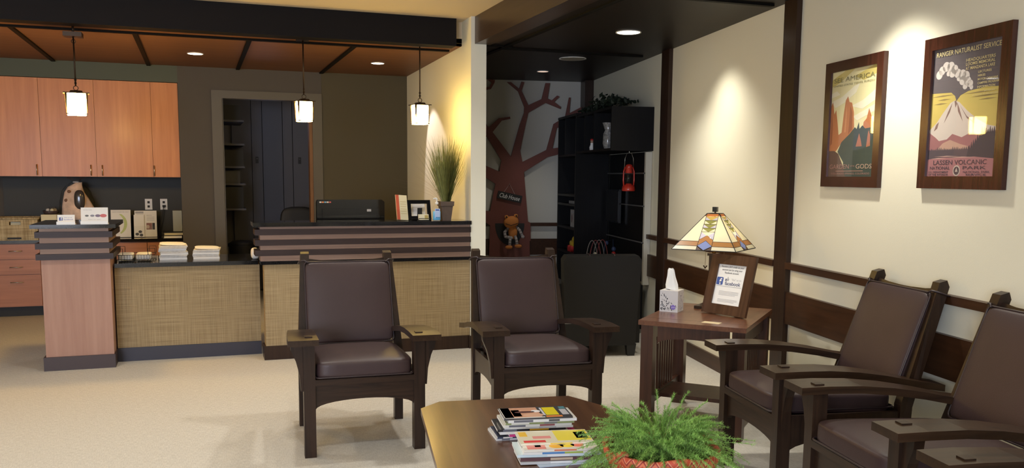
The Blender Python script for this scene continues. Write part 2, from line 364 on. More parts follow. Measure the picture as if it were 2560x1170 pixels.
# battens on the dark ceilings
k = 5
for x in (-2.96, -2.11, -1.26, -.41, .44, 1.285):
    struct('trim_%d' % k, box(x - .018, x + .018, 7.52, YB, ZC - .014, ZC), 'batten'); k += 1
struct('trim_%d' % k, box(-4.5, 2.09, 7.48, 7.52, ZC - .016, ZC), 'batten'); k += 1
struct('trim_%d' % k, box(2.28, 2.52, 7.05, 7.10, ZC - .01, ZC + .05), 'batten'); k += 1
for (x0, x1, y) in ((2.44, 3.78, 7.16), (2.44, 3.42, 4.77)):
    struct('trim_%d' % k, box(x0, x1, y - .02, y + .02, ZC - .016, ZC), 'batten'); k += 1
struct('trim_%d' % k, box(2.44, 2.48, 3.3, 9.8, ZC - .012, ZC), 'batten'); k += 1
# posts, rails, band and baseboards of the right wall and the nook (W frame)
def rail(a, m='trim_h', p=None, **kw):
    global k
    o = struct('trim_%d' % k, box(*a), m, rotz=TW, bevel=.003, **kw); k += 1; return o
rail((SW - .034, SW, 7.225, 7.41, 0, ZC), 'trim'); rail((SW - .034, SW, 5.03, 5.19, 0, ZC), 'trim')
rail((SW - .10, SW, 9.75, 9.95, 0, ZC), 'trim')
for a, b in ((7.41, 7.757), (5.19, 7.225), (-4.1, 5.03)): rail((SW - .042, SW, a, b, .877, .917))
for a, b in ((7.41, 7.705), (5.19, 7.225), (-4.1, 5.03)): rail((SW - .026, SW, a, b, .535, .733))
def baseb(name, a, m='trim_h'): return struct(name, box(*a), m, rotz=TW, bevel=.003)
baseb('baseboard_right', (SW - .018, SW, 5.19, 7.225, 0, .108)); baseb('baseboard_right_near', (SW - .018, SW, -4.1, 5.03, 0, .108))
rail((.5, SW - .1, TN - .035, TN, .865, .905)); rail((.5, SW - .1, TN - .022, TN, .535, .72)); baseb('baseboard_nook', (.5, SW - .1, TN - .018, TN, 0, .108))
struct('baseboard_partition', MB().prism([(2.105, 6.925), (2.265, 6.925), (2.27, 7.4), (2.25, 7.4), (2.25, 6.94), (2.12, 6.94), (2.12, 6.98), (2.105, 6.98)], 'z', 0, .105), 'trim')
# ================================================================== RECEPTION DESK
# high transaction counter
YH, YL = 6.955, 7.225
hc = thing('reception_counter', 'tall reception counter clad in tan grasscloth with dark horizontal strips under a black granite ledge', 'counter', (1.27, YH, 0))
def L(x): return x - 1.27
box(L(.47), L(2.118), 0, .16, .10, .745).build('grasscloth_panel', 'grass_cloth', hc)
box(L(.455), L(2.118), -.014, .16, 0, .108).build('base_board', 'trim', hc, bevel=.003)
box(L(.445), L(2.118), -.03, .17, .745, .771).build('lower_ledge', 'granite', hc, bevel=.004)
box(L(.445), L(2.118), 0, .15, .771, 1.035).build('light_band', 'strip_l', hc)
for z in (.813, .892, .972):
    box(L(.405), L(2.118), -.03, .17, z - .001, z + .043).build('wood_strip', 'strip', hc, bevel=.003)
box(L(.392), L(2.118), -.05, .27, 1.036, 1.067).build('granite_top', 'granite', hc, bevel=.004)
# low counter
lc = thing('low_counter', 'low desk-height counter with tan grasscloth front and glossy black granite top', 'counter', (-.1, YL, 0))
def L2(x): return x + .1
box(L2(-.605), L2(.452), 0, .05, .10, .722).build('grasscloth_panel', 'grass_cloth', lc)
box(L2(-.605), L2(.452), -.012, .05, 0, .105).build('base_board', plain('navy_base', (.035, .034, .05), .45), lc, bevel=.003)
box(L2(-.60), L2(.44), -.035, .62, .724, .755).build('granite_top', 'granite', lc, bevel=.004)
box(L2(.452), L2(1.98), .02, .62, .724, .750).build('desk_top', 'granite', lc, bevel=.004)
for x in (-.58, .40): box(L2(x), L2(x + .03), .05, .55, 0, .724).build('support_panel', 'maple_low', lc)
# pilaster
pp = thing('counter_pillar', 'free-standing pink maple pillar with three dark strips and black granite cap at counter end', 'pillar', (-.843, 7.03, 0))
def L3(x): return x + .843
box(L3(-1.066), L3(-.614), 0, .60, .10, .812).build('maple_body', 'maple_p', pp)
box(L3(-1.082), L3(-.606), -.016, .62, 0, .100).build('base_board', plain('aubergine_base', (.055, .036, .036), .5), pp, bevel=.003)
box(L3(-1.068), L3(-.616), -.003, .62, .812, 1.035).build('light_band', 'strip_l', pp)
for z in (.812, .890, .971):
    box(L3(-1.094), L3(-.588), -.032, .64, z - .002, z + .040).build('wood_strip', 'strip', pp, bevel=.003)
box(L3(-1.118), L3(-.562), -.06, .66, 1.036, 1.064).build('granite_cap', 'granite', pp, bevel=.004)
# ------------------------------------------------------------------ rear cabinets
FY = 9.80
def handle(x, z, horiz, y, p, l=.10):
    if horiz: pts = [(x - l / 2, y, z), (x - l / 2, y - .028, z), (x + l / 2, y - .028, z), (x + l / 2, y, z)]
    else: pts = [(x, y, z - l / 2), (x, y - .028, z - l / 2), (x, y - .028, z + l / 2), (x, y, z + l / 2)]
    return MB().tube(pts, .0045, 8).build('handle', 'steel', p, smooth=True)
def upper(x0, x1, doors, label):
    c = thing('wall_cabinet', label, 'cabinet', ((x0 + x1) / 2, YB + .03, 1.395), 0, 'orange maple wall cabinets above the rear worktop')
    m = (x0 + x1) / 2; X = lambda v: v - m
    box(X(x0), X(x1), .021, .40, 0, .948).build('body', 'maple', c)
    for a, b, hx in doors:
        d = box(X(a) + .0015, X(b) - .0015, 0, .020, .002, .946).build('door', 'maple', c, bevel=.0015)
        handle(X(hx), .065, False, 0, d)
upper(-2.40, -1.412, [(-2.40, -1.90, -1.94), (-1.90, -1.412, -1.455)], 'orange maple wall cabinet at the far left edge of the photo')
upper(-1.412, -.925, [(-1.412, -.925, -.978)], 'single-door orange maple wall cabinet behind the left pendant lamp')
upper(-.925, -.148, [(-.925, -.405, -.875), (-.405, -.148, -.396)], 'orange maple wall cabinet beside the grey wall, right end of the row')
def base_cab(x0, x1, fronts, label):
    c = thing('base_cabinet', label, 'cabinet', ((x0 + x1) / 2, FY, 0), 0, 'reddish maple base cabinets along the rear wall')
    m = (x0 + x1) / 2; X = lambda v: v - m
    box(X(x0), X(x1), .021, .44, .10, .734).build('body', 'maple_low', c)
    box(X(x0), X(x1), .07, .44, 0, .10).build('toe_kick', 'black_m', c)
    for kind, a, b, z0, z1, h in fronts:
        d = box(X(a) + .002, X(b) - .002, 0, .020, z0 + .002, z1 - .002).build(kind, 'maple_low', c, bevel=.0015)
        for hz in h: handle(X((a + b) / 2 + (0 if a > -1.9 else .05)), hz, True, 0, d, .11)
base_cab(-2.02, -1.49, [('drawer', -2.02, -1.49, .577, .73, (.66,)), ('drawer', -2.02, -1.49, .425, .575, (.50,)), ('drawer', -2.02, -1.49, .105, .423, (.35, ))], 'reddish maple cabinet with three drawers left of the pink pillar')
base_cab(-1.488, -.50, [('door', -1.47, -1.0, .105, .73, ()), ('door', -.998, -.50, .105, .73, ())], 'reddish maple base cabinet mostly hidden behind the pink pillar')
base_cab(-.498, -.150, [('door', -.498, -.150, .105, .73, ())], 'reddish maple base cabinet seen behind the wire basket')
tag(box(-2.03, -.148, FY - .03, 10.245, .735, .765).build('worktop', 'granite', bevel=.003), 'black granite worktop on the maple base cabinets along the rear wall', 'worktop')
# ------------------------------------------------------------------ outlets
def outlet(x, lab, plug):
    o = thing('wall_outlet', lab, 'outlet', (x, 10.245, 1.045), 0, 'white outlets on the charcoal backsplash')
    box(-.036, .036, -.006, 0, 0, .116).build('cover_plate', 'white', o, bevel=.002)
    for z in (.035, .080): box(-.012, .012, -.0075, -.005, z - .012, z + .012).build('socket', 'black_m', o)
    if plug: box(-.014, .018, -.03, -.0075, .028, .050).build('plug', 'black_m', o)
outlet(-.490, 'white outlet plate, left one on the charcoal backsplash', False)
outlet(-.338, 'white outlet plate with a black plug and cord', True)
tag(MB().tube([(-.338, 10.20, 1.08), (-.345, 10.18, 1.04), (-.365, 10.17, .93), (-.39, 10.16, .83), (-.40, 10.12, .772)], .004, 6).build('power_cord', 'black_m', smooth=True), 'black power cord hanging from the right outlet to the worktop', 'cord')
# ------------------------------------------------------------------ things on the rear worktop (z .765)
ZR = .765
# wicker basket
b = thing('wicker_basket', 'rectangular tan wicker basket with a handle hole on the rear worktop', 'basket', (-1.70, 9.97, ZR))
def wall_ring(x, y, z0, z1, th, flare=0.0):
    mb = MB()
    for (a, c, d, e) in ((-x, x, -y, -y + th), (-x, x, y - th, y)): mb.box(a, c, d, e, z0, z1)
    for (a, c) in ((-x, -x + th), (x - th, x)): mb.box(a, c, -y + th, y - th, z0, z1)
    return mb
mb = MB().box(-.20, .20, -.15, .15, 0, .012)
mb.box(-.20, -.05, -.15, -.138, .012, .21).box(.05, .20, -.15, -.138, .012, .21).box(-.05, .05, -.15, -.138, .012, .15).box(-.05, .05, -.15, -.138, .185, .21)
mb.box(-.20, .20, .138, .15, .012, .21).box(-.20, -.188, -.138, .138, .012, .21).box(.188, .20, -.138, .138, .012, .21); mb.build('basket_body', 'wicker', b)
MB().tube([(-.205, -.155, .215), (.205, -.155, .215), (.205, .155, .215), (-.205, .155, .215)], .011, 8, True).build('rim', 'wicker', b, smooth=True)
box(-.07, .05, -.158, -.149, .012, .028).build('label_slot', 'black_m', b)
for i in range(3): box(-.15 + .1 * i, -.06 + .1 * i, -.10, .10, .0125, .17 + .01 * i, rot=Matrix.Rotation(.05 * i, 3, 'Y')).build('folder', 'cream_p', b)
# appliance box, cream carton, tray
tag(box(-1.46, -1.0, 9.82, 10.20, ZR, .945).build('storage_box', 'black_m', bevel=.01), 'black storage box under the cream carton behind the pillar', 'box')
tag(box(-1.47, -1.33, 9.84, 10.14, .945, 1.015).build('carton', 'cream_p', bevel=.012, seg=3), 'cream rounded carton on the black box behind the pillar', 'box')
t_ = thing('snack_tray', 'dark tray with clear bowls and biscuits on the cream carton', 'tray', (-1.40, 9.99, 1.015)); t_.scale = (.55, .9, 1)
MB().lathe([(.001, 0), (.11, 0), (.135, .035), (.128, .035), (.106, .006), (.001, .006)], 28, cap=False).build('tray_dish', pl('plum_plastic', (.06, .04, .045)), t_, smooth=True)
for i, (x, y, c) in enumerate(((.03, -.03, 'cream_p'), (-.05, .02, 'newsprint'), (.06, .05, 'cream_p'))):
    MB().blob((x, y, .035), (.035, .03, .022), 2.5, 2).build('biscuit', c, t_, smooth=True)
MB().lathe([(.05, .04), (.062, .075), (.058, .075), (.047, .042)], 20, c=(.03, 0, 0), cap=False).build('clear_bowl', 'film', t_, smooth=True)
# plush dog in a cellophane gift bag
g = thing('gift_bag', 'clear cellophane gift bag tied at the top round a beige spotted soft bundle', 'gift bag', (-1.155, 9.98, .945))
mb = MB(); rings = []
for i, (r_, z, ox) in enumerate([(.12, .004, 0), (.150, .06, 0), (.145, .14, .0), (.115, .22, -.01), (.085, .29, -.02), (.060, .345, -.01), (.028, .38, .02), (.02, .392, .03)]):
    rings.append([mb.bm.verts.new((ox + (r_ + .012 * sin(5 * a_ + .6 * i)) * cos(a_), .7 * (r_ + .010 * sin(4 * a_ + i)) * sin(a_), z)) for a_ in [2 * pi * j / 32 for j in range(32)]])
for A, B_ in zip(rings, rings[1:]):
    for j in range(32): mb.bm.faces.new((A[j], A[(j + 1) % 32], B_[(j + 1) % 32], B_[j]))
mb.bm.faces.new(rings[0][::-1]); mb.bm.faces.new(rings[-1])
mb.build('soft_bundle', pl('beige_plush', (.74, .56, .46), rough=.9, noise=.25, nscale=14, bump=.6), g, smooth=True)
for p_, r_ in (((-.06, -.075, .30), .016), ((-.09, -.06, .21), .018), ((.07, -.06, .14), .022), ((.0, -.075, .24), .015)): MB().blob(p_, (r_, .012, r_), 2, 2).build('plush_spot', pl('brown_plush', (.22, .12, .08), rough=.9), g, smooth=True)
MB().blob((.035, -.085, .215), (.05, .035, .10), 2.6, 3).build('dark_jar', pl('smoked_plastic', (.05, .045, .045), rough=.15), g, smooth=True)
mb = MB(); rings = []
prof = [(.15, .0), (.165, .08), (.155, .2), (.13, .30), (.08, .365), (.022, .395), (.05, .425), (.09, .445)]
for i, (r_, z) in enumerate(prof):
    rings.append([mb.bm.verts.new(((r_ + .010 * sin(7 * a + i)) * cos(a), .8 * (r_ + .010 * sin(5 * a + 2 * i)) * sin(a), z)) for a in [2 * pi * j / 36 for j in range(36)]])
for A, B_ in zip(rings, rings[1:]):
    for j in range(36): mb.bm.faces.new((A[j], A[(j + 1) % 36], B_[(j + 1) % 36], B_[j]))
mb.build('cellophane', 'film', g, smooth=True)
MB().tube([(.024 * cos(a), .02 * sin(a), .395) for a in [2 * pi * j / 16 for j in range(16)]], .006, 6, True).build('ribbon', 'white', g, smooth=True)
# brochure stands
def leaflet(name, lab, loc, w, h, lean, rz=0.0):
    o = thing(name, lab, 'leaflet holder', loc, rz); return o
Rx = lambda a: Matrix.Rotation(a, 3, 'X')
def sheet(p, w, h, lean, y=0.0, m='paper', name='sheet', th=.003, x=0.0, z=.004, bevel=0):
    o = box(-w / 2, w / 2, -th, 0, 0, h).build(name, m, p, bevel=bevel); o.location = (x, y, z); o.rotation_euler = (-lean, 0, 0); return o
o = thing('leaflet_stand', 'acrylic stand with a white leaflet bearing a large pale green arc', 'leaflet holder', (-.755, 10.02, ZR))
box(-.10, .10, -.05, .06, 0, .005).build('acrylic_foot', 'film', o)
s_ = sheet(o, .19, .285, R(8), -.01)
arc = [(.12 * cos(a) - .06, .14 + .12 * sin(a)) for a in [R(x) for x in range(-62, 63, 8)]] + [(.085 * cos(a) - .055, .14 + .11 * sin(a)) for a in [R(x) for x in range(62, -63, -8)]]
flat(arc, -.0035, pl('pale_green', (.50, .60, .22)), s_, 'green_arc')
text('NOW SMARTER WAY', .018, (0, -.0036, .262), 'grey_ink', s_, w=.16)
o = thing('newsletter_stand', 'acrylic stand full of white newsletters with a small dog photo', 'leaflet holder', (-.515, 10.02, ZR))
box(-.11, .11, -.07, .07, 0, .006).build('acrylic_foot', 'film', o)
s_ = sheet(o, .215, .275, R(8), .0)
flat([(-.10, .245), (-.02, .245), (-.02, .268), (-.10, .268)], -.0035, 'grey_ink', s_, 'masthead')
flat([(.005, .075), (.06, .075), (.06, .145), (.005, .145)], -.0035, pl('photo_red', (.22, .08, .07)), s_, 'photo')
MB().prism([(.02 + .016 * cos(a), .105 + .02 * sin(a)) for a in [2 * pi * i / 12 for i in range(12)]], 'y', -.0045, -.0036).build('photo_dog', pl('fur_tan', (.5, .38, .3)), s_)
flat([(.063, .075), (.088, .075), (.088, .145), (.063, .145)], -.0035, 'ink', s_, 'photo')
for i in range(11):
    z = .165 + .007 * i
    flat([(-.09, z), (-.02, z), (-.02, z + .0025), (-.09, z + .0025)], -.0035, 'grey_ink', s_, 'text_line')
for i in range(4): flat([(.01, .17 + .012 * i), (.085, .17 + .012 * i), (.085, .173 + .012 * i), (.01, .173 + .012 * i)], -.0035, 'grey_ink', s_, 'text_line')
text('BEHAVIOR', .016, (.035, -.0036, .225), 'grey_ink', s_, w=.05)
s2 = sheet(o, .10, .235, R(10), -.03, x=-.065)
for p_ in ((-.02, .03), (.01, .055), (.02, .02)): MB().prism([(p_[0] + .018 * cos(a), p_[1] + .015 * sin(a)) for a in [2 * pi * i / 10 for i in range(10)]], 'y', -.0045, -.003).build('paw_print', 'ink', s2)
box(-.11, .11, -.056, -.054, .004, .12, rot=Rx(R(-8))).build('acrylic_front', 'film', o)
tag(box(-.245, -.155, 9.95, 10.20, ZR + .062, 1.045).build('white_binder', plain('binder_cover', (.40, .42, .36), .5), bevel=.004), 'pale upright binder against the backsplash by the grey wall', 'binder')
for i, (x, c, h, m_) in enumerate(((0, 'lower', .03, 'paper'), (.006, 'upper', .03, 'cream_p'))):
    q = thing('ring_binder', '%s of two black-backed binders lying under the upright binder' % c, 'binder', (-.245 + x, 9.86 + x, ZR + .031 * i), .05 * i, 'binders lying on the rear worktop')
    box(-.095, .085, -.10, .19, .003, .026).build('pages', m_, q); box(-.10, .09, -.105, .195, 0, .003).build('cover', 'black_m', q); box(-.10, .09, -.105, .195, .026, .0295).build('cover', 'black_m', q)
    MB().tube([(-.10, -.10, .015), (-.10, .19, .015)], .0145, 10).build('spine', 'black_m', q, smooth=True)
# ------------------------------------------------------------------ low counter things (z .755)
def papers(loc, w, d, n, h, lab, rz):
    q = thing('newspaper_stack', lab, 'newspapers', loc, rz, 'newspaper stacks on the low counter'); z = 0; r = random.Random(int(w * 1000))
    for i in range(n):
        a = h / n; c = MB().box(-w / 2, w / 2, -d / 2, d / 2, 0, a * .92).build('newspaper', 'newsprint' if i % 3 else 'paper', q, bevel=.003)
        c.location = (r.uniform(-.006, .006), r.uniform(-.008, .008), z); c.rotation_euler = (0, 0, r.uniform(-.04, .04)); z += a
    c = cushion(w * .95, d * .9, .016, .6, 6, 4).build('folded_sheet', 'paper', q, smooth=True); c.location = (0, 0, z + .007); c.rotation_euler = (.02, .03, .05)
papers((-.196, 7.60, .755), .205, .30, 9, .108, 'taller stack of folded white newspapers on the low counter', .04)
papers((.066, 7.60, .755), .20, .28, 6, .072, 'lower stack of folded white newspapers next to the taller one', -.03)
q = thing('wire_basket', 'black wire letter basket holding papers beside the pink pillar', 'basket', (-.46, 7.46, .755))
mb = MB(); 
for z in (.004, .05): mb.tube([(-.14, -.12, z), (.14, -.12, z), (.14, .12, z), (-.14, .12, z)], .0022, 6, True)
for sx in (-1, 1): mb.tube([(sx * .14, -.12, .05), (sx * .14, -.12, .10), (sx * .09, -.12, .10), (sx * .09, -.12, .05)], .0025, 6); mb.tube([(sx * .14, .12, .05), (sx * .14, .12, .10), (sx * .09, .12, .10), (sx * .09, .12, .05)], .0025, 6)
for i in range(15): mb.tube([(-.14 + .02 * i, -.12, .05), (-.14 + .02 * i, -.12, .004), (-.14 + .02 * i, .12, .004), (-.14 + .02 * i, .12, .05)], .0014, 5)
mb.build('wire_frame', 'black_m', q, smooth=True)
for i, (x, m_) in enumerate(((-.075, 'paper'), (.055, 'newsprint'))): cushion(.11, .2, .05, .1, 4, 8, c=(x, 0, .034)).build('paper_pile', m_, q)
# papers hanging over the left end of the high counter
tag(cushion(.06, .16, .09, .3, 6, 4, c=(.425, 7.33, .80)).build('crumpled_papers', 'paper', smooth=True), 'white crumpled papers at the left end of the tall counter', 'papers')
# ------------------------------------------------------------------ pillar-top card holders (z 1.064)
o = thing('card_holder', 'small clear card holder showing a blue f logo on the pillar cap', 'card holder', (-.885, 6.99, 1.064))
box(-.060, .060, -.022, .03, 0, .006).build('acrylic_foot', 'white', o, bevel=.001); box(-.060, .060, -.024, -.020, .004, .022).build('front_lip', 'white', o)
s_ = sheet(o, .112, .064, R(12), .0, z=.006)
flat([(-.045, .022), (-.022, .022), (-.022, .045), (-.045, .045)], -.0035, 'blue', s_, 'logo_square'); text('f', .026, (-.031, -.0042, .033), 'paper', s_, bold=.001)
text('find us on', .009, (.014, -.0037, .043), pl('blue_ink', (.2, .22, .5)), s_, w=.05); text('facebook', .014, (.016, -.0037, .029), pl('blue_ink', (.2, .22, .5)), s_, w=.062)
o = thing('postcard_holder', 'larger clear holder of white cards with colourful cars on the pillar cap', 'card holder', (-.700, 7.0, 1.064))
box(-.090, .090, -.03, .04, 0, .008).build('acrylic_foot', 'white', o, bevel=.001); box(-.09, .09, -.034, -.030, .004, .024).build('front_lip', 'white', o)
s_ = sheet(o, .178, .112, R(12), .0, z=.008, th=.012)
for i, (c, a) in enumerate((((.15, .15, .15), .7), ((.25, .25, .3), .8), ((.22, .17, .24), 1), ((.6, .15, .15), 1.25))):
    MB().prism([(-.05 + .036 * i + .018 * a * cos(t), .052 + .010 * a * sin(t)) for t in [2 * pi * j / 14 for j in range(14)]], 'y', -.0127 - .0001 * i, -.012).build('car_picture', pl('car_%d' % i, c), s_)
text('THE FEATURED', .009, (-.045, -.0126, .094), 'grey_ink', s_, w=.06); text('Meet our team', .009, (.0, -.0126, .024), 'grey_ink', s_, w=.08)
# ------------------------------------------------------------------ high counter things (z 1.067)
ZT = 1.067
o = thing('brochure_holder', 'leaning red and cream brochures in a clear holder on the tall counter', 'leaflet holder', (1.575, 7.05, ZT), R(14))
box(-.08, .06, -.05, .08, 0, .006).build('acrylic_foot', 'film', o)
pl('red_p', (.55, .10, .05))
for i, (m_, y) in enumerate((('cream_p', .0), ('paper', .012), ('cream_p', .022), ('paper', .036))):
    s_ = box(-.05 + .006 * i, .05 + .006 * i, -.004, .004, 0, .208 - .006 * (i % 2)).build('brochure', m_, o); s_.location = (0, y, .006); s_.rotation_euler = (R(-17), R(4), 0)
    if i == 0:
        flat([(-.0505, 0), (-.022, 0), (-.022, .208), (-.0505, .208)], -.0042, 'red_p', s_, 'red_band')
        for q in range(6): flat([(-.014, .05 + .02 * q), (.04, .05 + .02 * q), (.04, .054 + .02 * q), (-.014, .054 + .02 * q)], -.0043, pl('gold_ink', (.55, .45, .22)), s_, 'text_line')
box(-.055, .06, -.012, -.009, 0, .09).build('acrylic_front', 'film', o).rotation_euler = (R(-17), 0, 0)
o = thing('photo_frame', 'black frame holding a printed white notice on the tall counter', 'picture frame', (1.735, 7.13, ZT), R(4))
a = R(14); Wd, Hd = .20, .165
fr = thing('x', 'x', 'x'); bpy.data.objects.remove(fr)
def frame_parts(par, w, h, bw, depth, m, lean=0.0, inner_drop=.004, bevel=.003):
    """four mitred rails round the z-up sheet, face at y=-depth"""
    e = []
    for name, poly in (('frame_rail', [(-w / 2, 0), (w / 2, 0), (w / 2 - bw, bw), (-w / 2 + bw, bw)]), ('frame_rail', [(-w / 2, h), (-w / 2 + bw, h - bw), (w / 2 - bw, h - bw), (w / 2, h)]),
                       ('frame_rail', [(-w / 2, 0), (-w / 2 + bw, bw), (-w / 2 + bw, h - bw), (-w / 2, h)]), ('frame_rail', [(w / 2, 0), (w / 2, h), (w / 2 - bw, h - bw), (w / 2 - bw, bw)])):
        o_ = MB().prism(poly, 'y', -depth, 0).build(name, m, par, bevel=bevel); o_.rotation_euler = (-lean, 0, 0); e.append(o_)
    return e
frame_parts(o, Wd, Hd, .03, .015, 'black', a)
s_ = box(-.072, .072, -.006, -.003, .028, .137).build('notice', 'paper', o); s_.rotation_euler = (-a, 0, 0)
for i in range(7): flat([(-.05 + .006 * (i % 3), .05 + .011 * i), (.05 - .007 * (i % 2), .05 + .011 * i), (.05 - .007 * (i % 2), .0525 + .011 * i), (-.05 + .006 * (i % 3), .0525 + .011 * i)], -.0065, 'grey_ink', s_, 'text_line')
MB().box(-.02, .02, .0, .004, 0, .10).build('easel_back', 'black_m', o).rotation_euler = (R(6), 0, 0)
o.children[-1].location = (0, .062, 0)
o = thing('business_card_holder', 'low holder with cream business cards in front of the black frame', 'card holder', (1.742, 7.02, ZT))
MB().tube([(-.045, -.02, .003), (.045, -.02, .003), (.045, .02, .003), (-.045, .02, .003)], .003, 6, True).build('wire_base', 'black_m', o, smooth=True)
MB().tube([(-.045, -.02, .003), (-.045, -.02, .018), (.045, -.02, .018), (.045, -.02, .003)], .003, 6).build('wire_lip', 'black_m', o, smooth=True)
for i in range(4):
    s_ = box(-.042, .042, 0, .003, .004, .052).build('business_card', 'cream_p', o); s_.location = (0, -.012 + .006 * i, 0); s_.rotation_euler = (R(-12), 0, 0)
    if i == 0: flat([(.008, .012), (.038, .012), (.038, .045), (.008, .045)], -.0005, pl('gold_print', (.45, .34, .10)), s_, 'logo_panel')
o = thing('hand_sanitizer', 'clear pump bottle of blue hand sanitizer by the clay pot', 'bottle', (1.848, 7.00, ZT))
mb = MB(); 
def oval(prof, sx, sy, n=24):
    m_ = MB(); rg = [[m_.bm.verts.new((r * sx * cos(2 * pi * i / n), r * sy * sin(2 * pi * i / n), z)) for i in range(n)] for r, z in prof]
    for A, B_ in zip(rg, rg[1:]):
        for i in range(n): m_.bm.faces.new((A[i], A[(i + 1) % n], B_[(i + 1) % n], B_[i]))
    m_.bm.faces.new(rg[0][::-1]); m_.bm.faces.new(rg[-1]); return m_
oval([(.9, 0), (1, .006), (1, .10), (.9, .115), (.45, .128), (.40, .135)], .036, .022).build('bottle_body', 'glass', o, smooth=True)
oval([(.9, .003), (.95, .008), (.95, .075), (.9, .076)], .034, .020).build('blue_gel', pl('blue_gel', (.12, .42, .75), rough=.2), o, smooth=True)
MB().prism([(-.021, .03), (.021, .03), (.021, .098), (-.021, .098)], 'y', -.0235, -.0225).build('front_label', pl('label_blue', (.45, .58, .85)), o)
flat([(-.015, .082), (.015, .082), (.015, .092), (-.015, .092)], -.0236, 'blue', o, 'label_band')
MB().lathe([(.014, .132), (.014, .150), (.006, .152), (.006, .170)], 16).build('pump_collar', 'white', o, smooth=True)
MB().tube([(0, 0, .165), (0, 0, .178), (-.004, 0, .182), (-.026, -.004, .180), (-.030, -.004, .174)], [.008, .008, .008, .005, .004], 10).build('pump_head', 'white', o, smooth=True)
# potted ornamental grass
o = thing('potted_grass', 'tall ornamental grass in a tapered brown clay pot on the tall counter', 'plant', (1.945, 7.08, ZT))
MB().lathe([(.052, 0), (.070, .115), (.080, .118), (.083, .155), (.075, .155), (.072, .135), (.001, .135)], 4, cap=False, off=pi / 4).build('pot', 'clay', o, bevel=.002)
r = random.Random(3)
def blades(n, spread, hmin, hmax, wd, mat_, name, bend=.3, a0=None):
    mb = MB()
    for i in range(n):
        a = r.uniform(0, 2 * pi) if a0 is None else r.uniform(*a0); b0 = r.uniform(0, .035); s = r.random() ** .8 * spread; h = r.uniform(hmin, hmax)
        d = Vector((cos(a), sin(a) * .75, 0)); side = Vector((-sin(a + .8), cos(a + .8), 0)); pts = []
        for j in range(6):
            f = j / 5; pts.append(d * (b0 + s * f + bend * s * f ** 3) + Vector((0, 0, .135 + h * f * (1 - .18 * (s / .2) * f * bend))))
        prev = None
        for j, p_ in enumerate(pts):
            ww = wd * (1 - (j / 5.2) ** 2); p_ = p_ + Vector((r.uniform(-1, 1), r.uniform(-1, 1), 0)) * .002
            if p_.x > .165: p_.x = .165 + (p_.x - .165) * .1
            cur = (mb.bm.verts.new(p_ - side * ww), mb.bm.verts.new(p_ + side * ww))
            if prev: mb.bm.faces.new((prev[0], prev[1], cur[1], cur[0]))
            prev = cur
    return tag(mb.build(name, mat_, o), kind='stuff')
blades(560, .12, .28, .58, .0028, 'grass', 'grass_blades')
blades(170, .20, .26, .56, .0016, 'grass', 'fine_blades')
blades(26, .24, .18, .38, .0014, 'grass_dry', 'dry_blades', .9, (pi * .8, pi * 1.2))
# computer behind the counter
o = thing('desktop_computer', 'black all-in-one computer seen from behind over the tall counter', 'computer', (1.222, 7.47, .752))
hx = [(-.285, .12), (.285, .12), (.285, .455), (.262, .474), (-.275, .474), (-.285, .455)]
MB().prism(hx, 'y', -.02, .035).build('screen_housing', 'black', o, bevel=.008, seg=3)
MB().prism([(-.24, .16), (.24, .16), (.24, .40), (-.24, .40)], 'y', -.045, -.021).build('rear_bulge', 'black', o, bevel=.012, seg=3)
box(-.06, .06, -.03, .05, .01, .14).build('stand_neck', 'black', o, bevel=.01); box(-.14, .14, -.09, .12, 0, .012).build('stand_foot', 'black', o, bevel=.004)
for i, c in enumerate(((.8, .75, .7), (.7, .25, .1), (.2, .4, .6), (.75, .6, .5), (.6, .12, .1))): box(-.262 + i * .020, -.246 + i * .020, -.0235, -.020, .448, .459).build('colour_patch', pl('colour_patch_%d' % i, c), o)  # row of small coloured patches at the housing's upper left
box(.13, .165, -.048, -.044, .375, .395).build('port_cover', 'grey_ink', o)
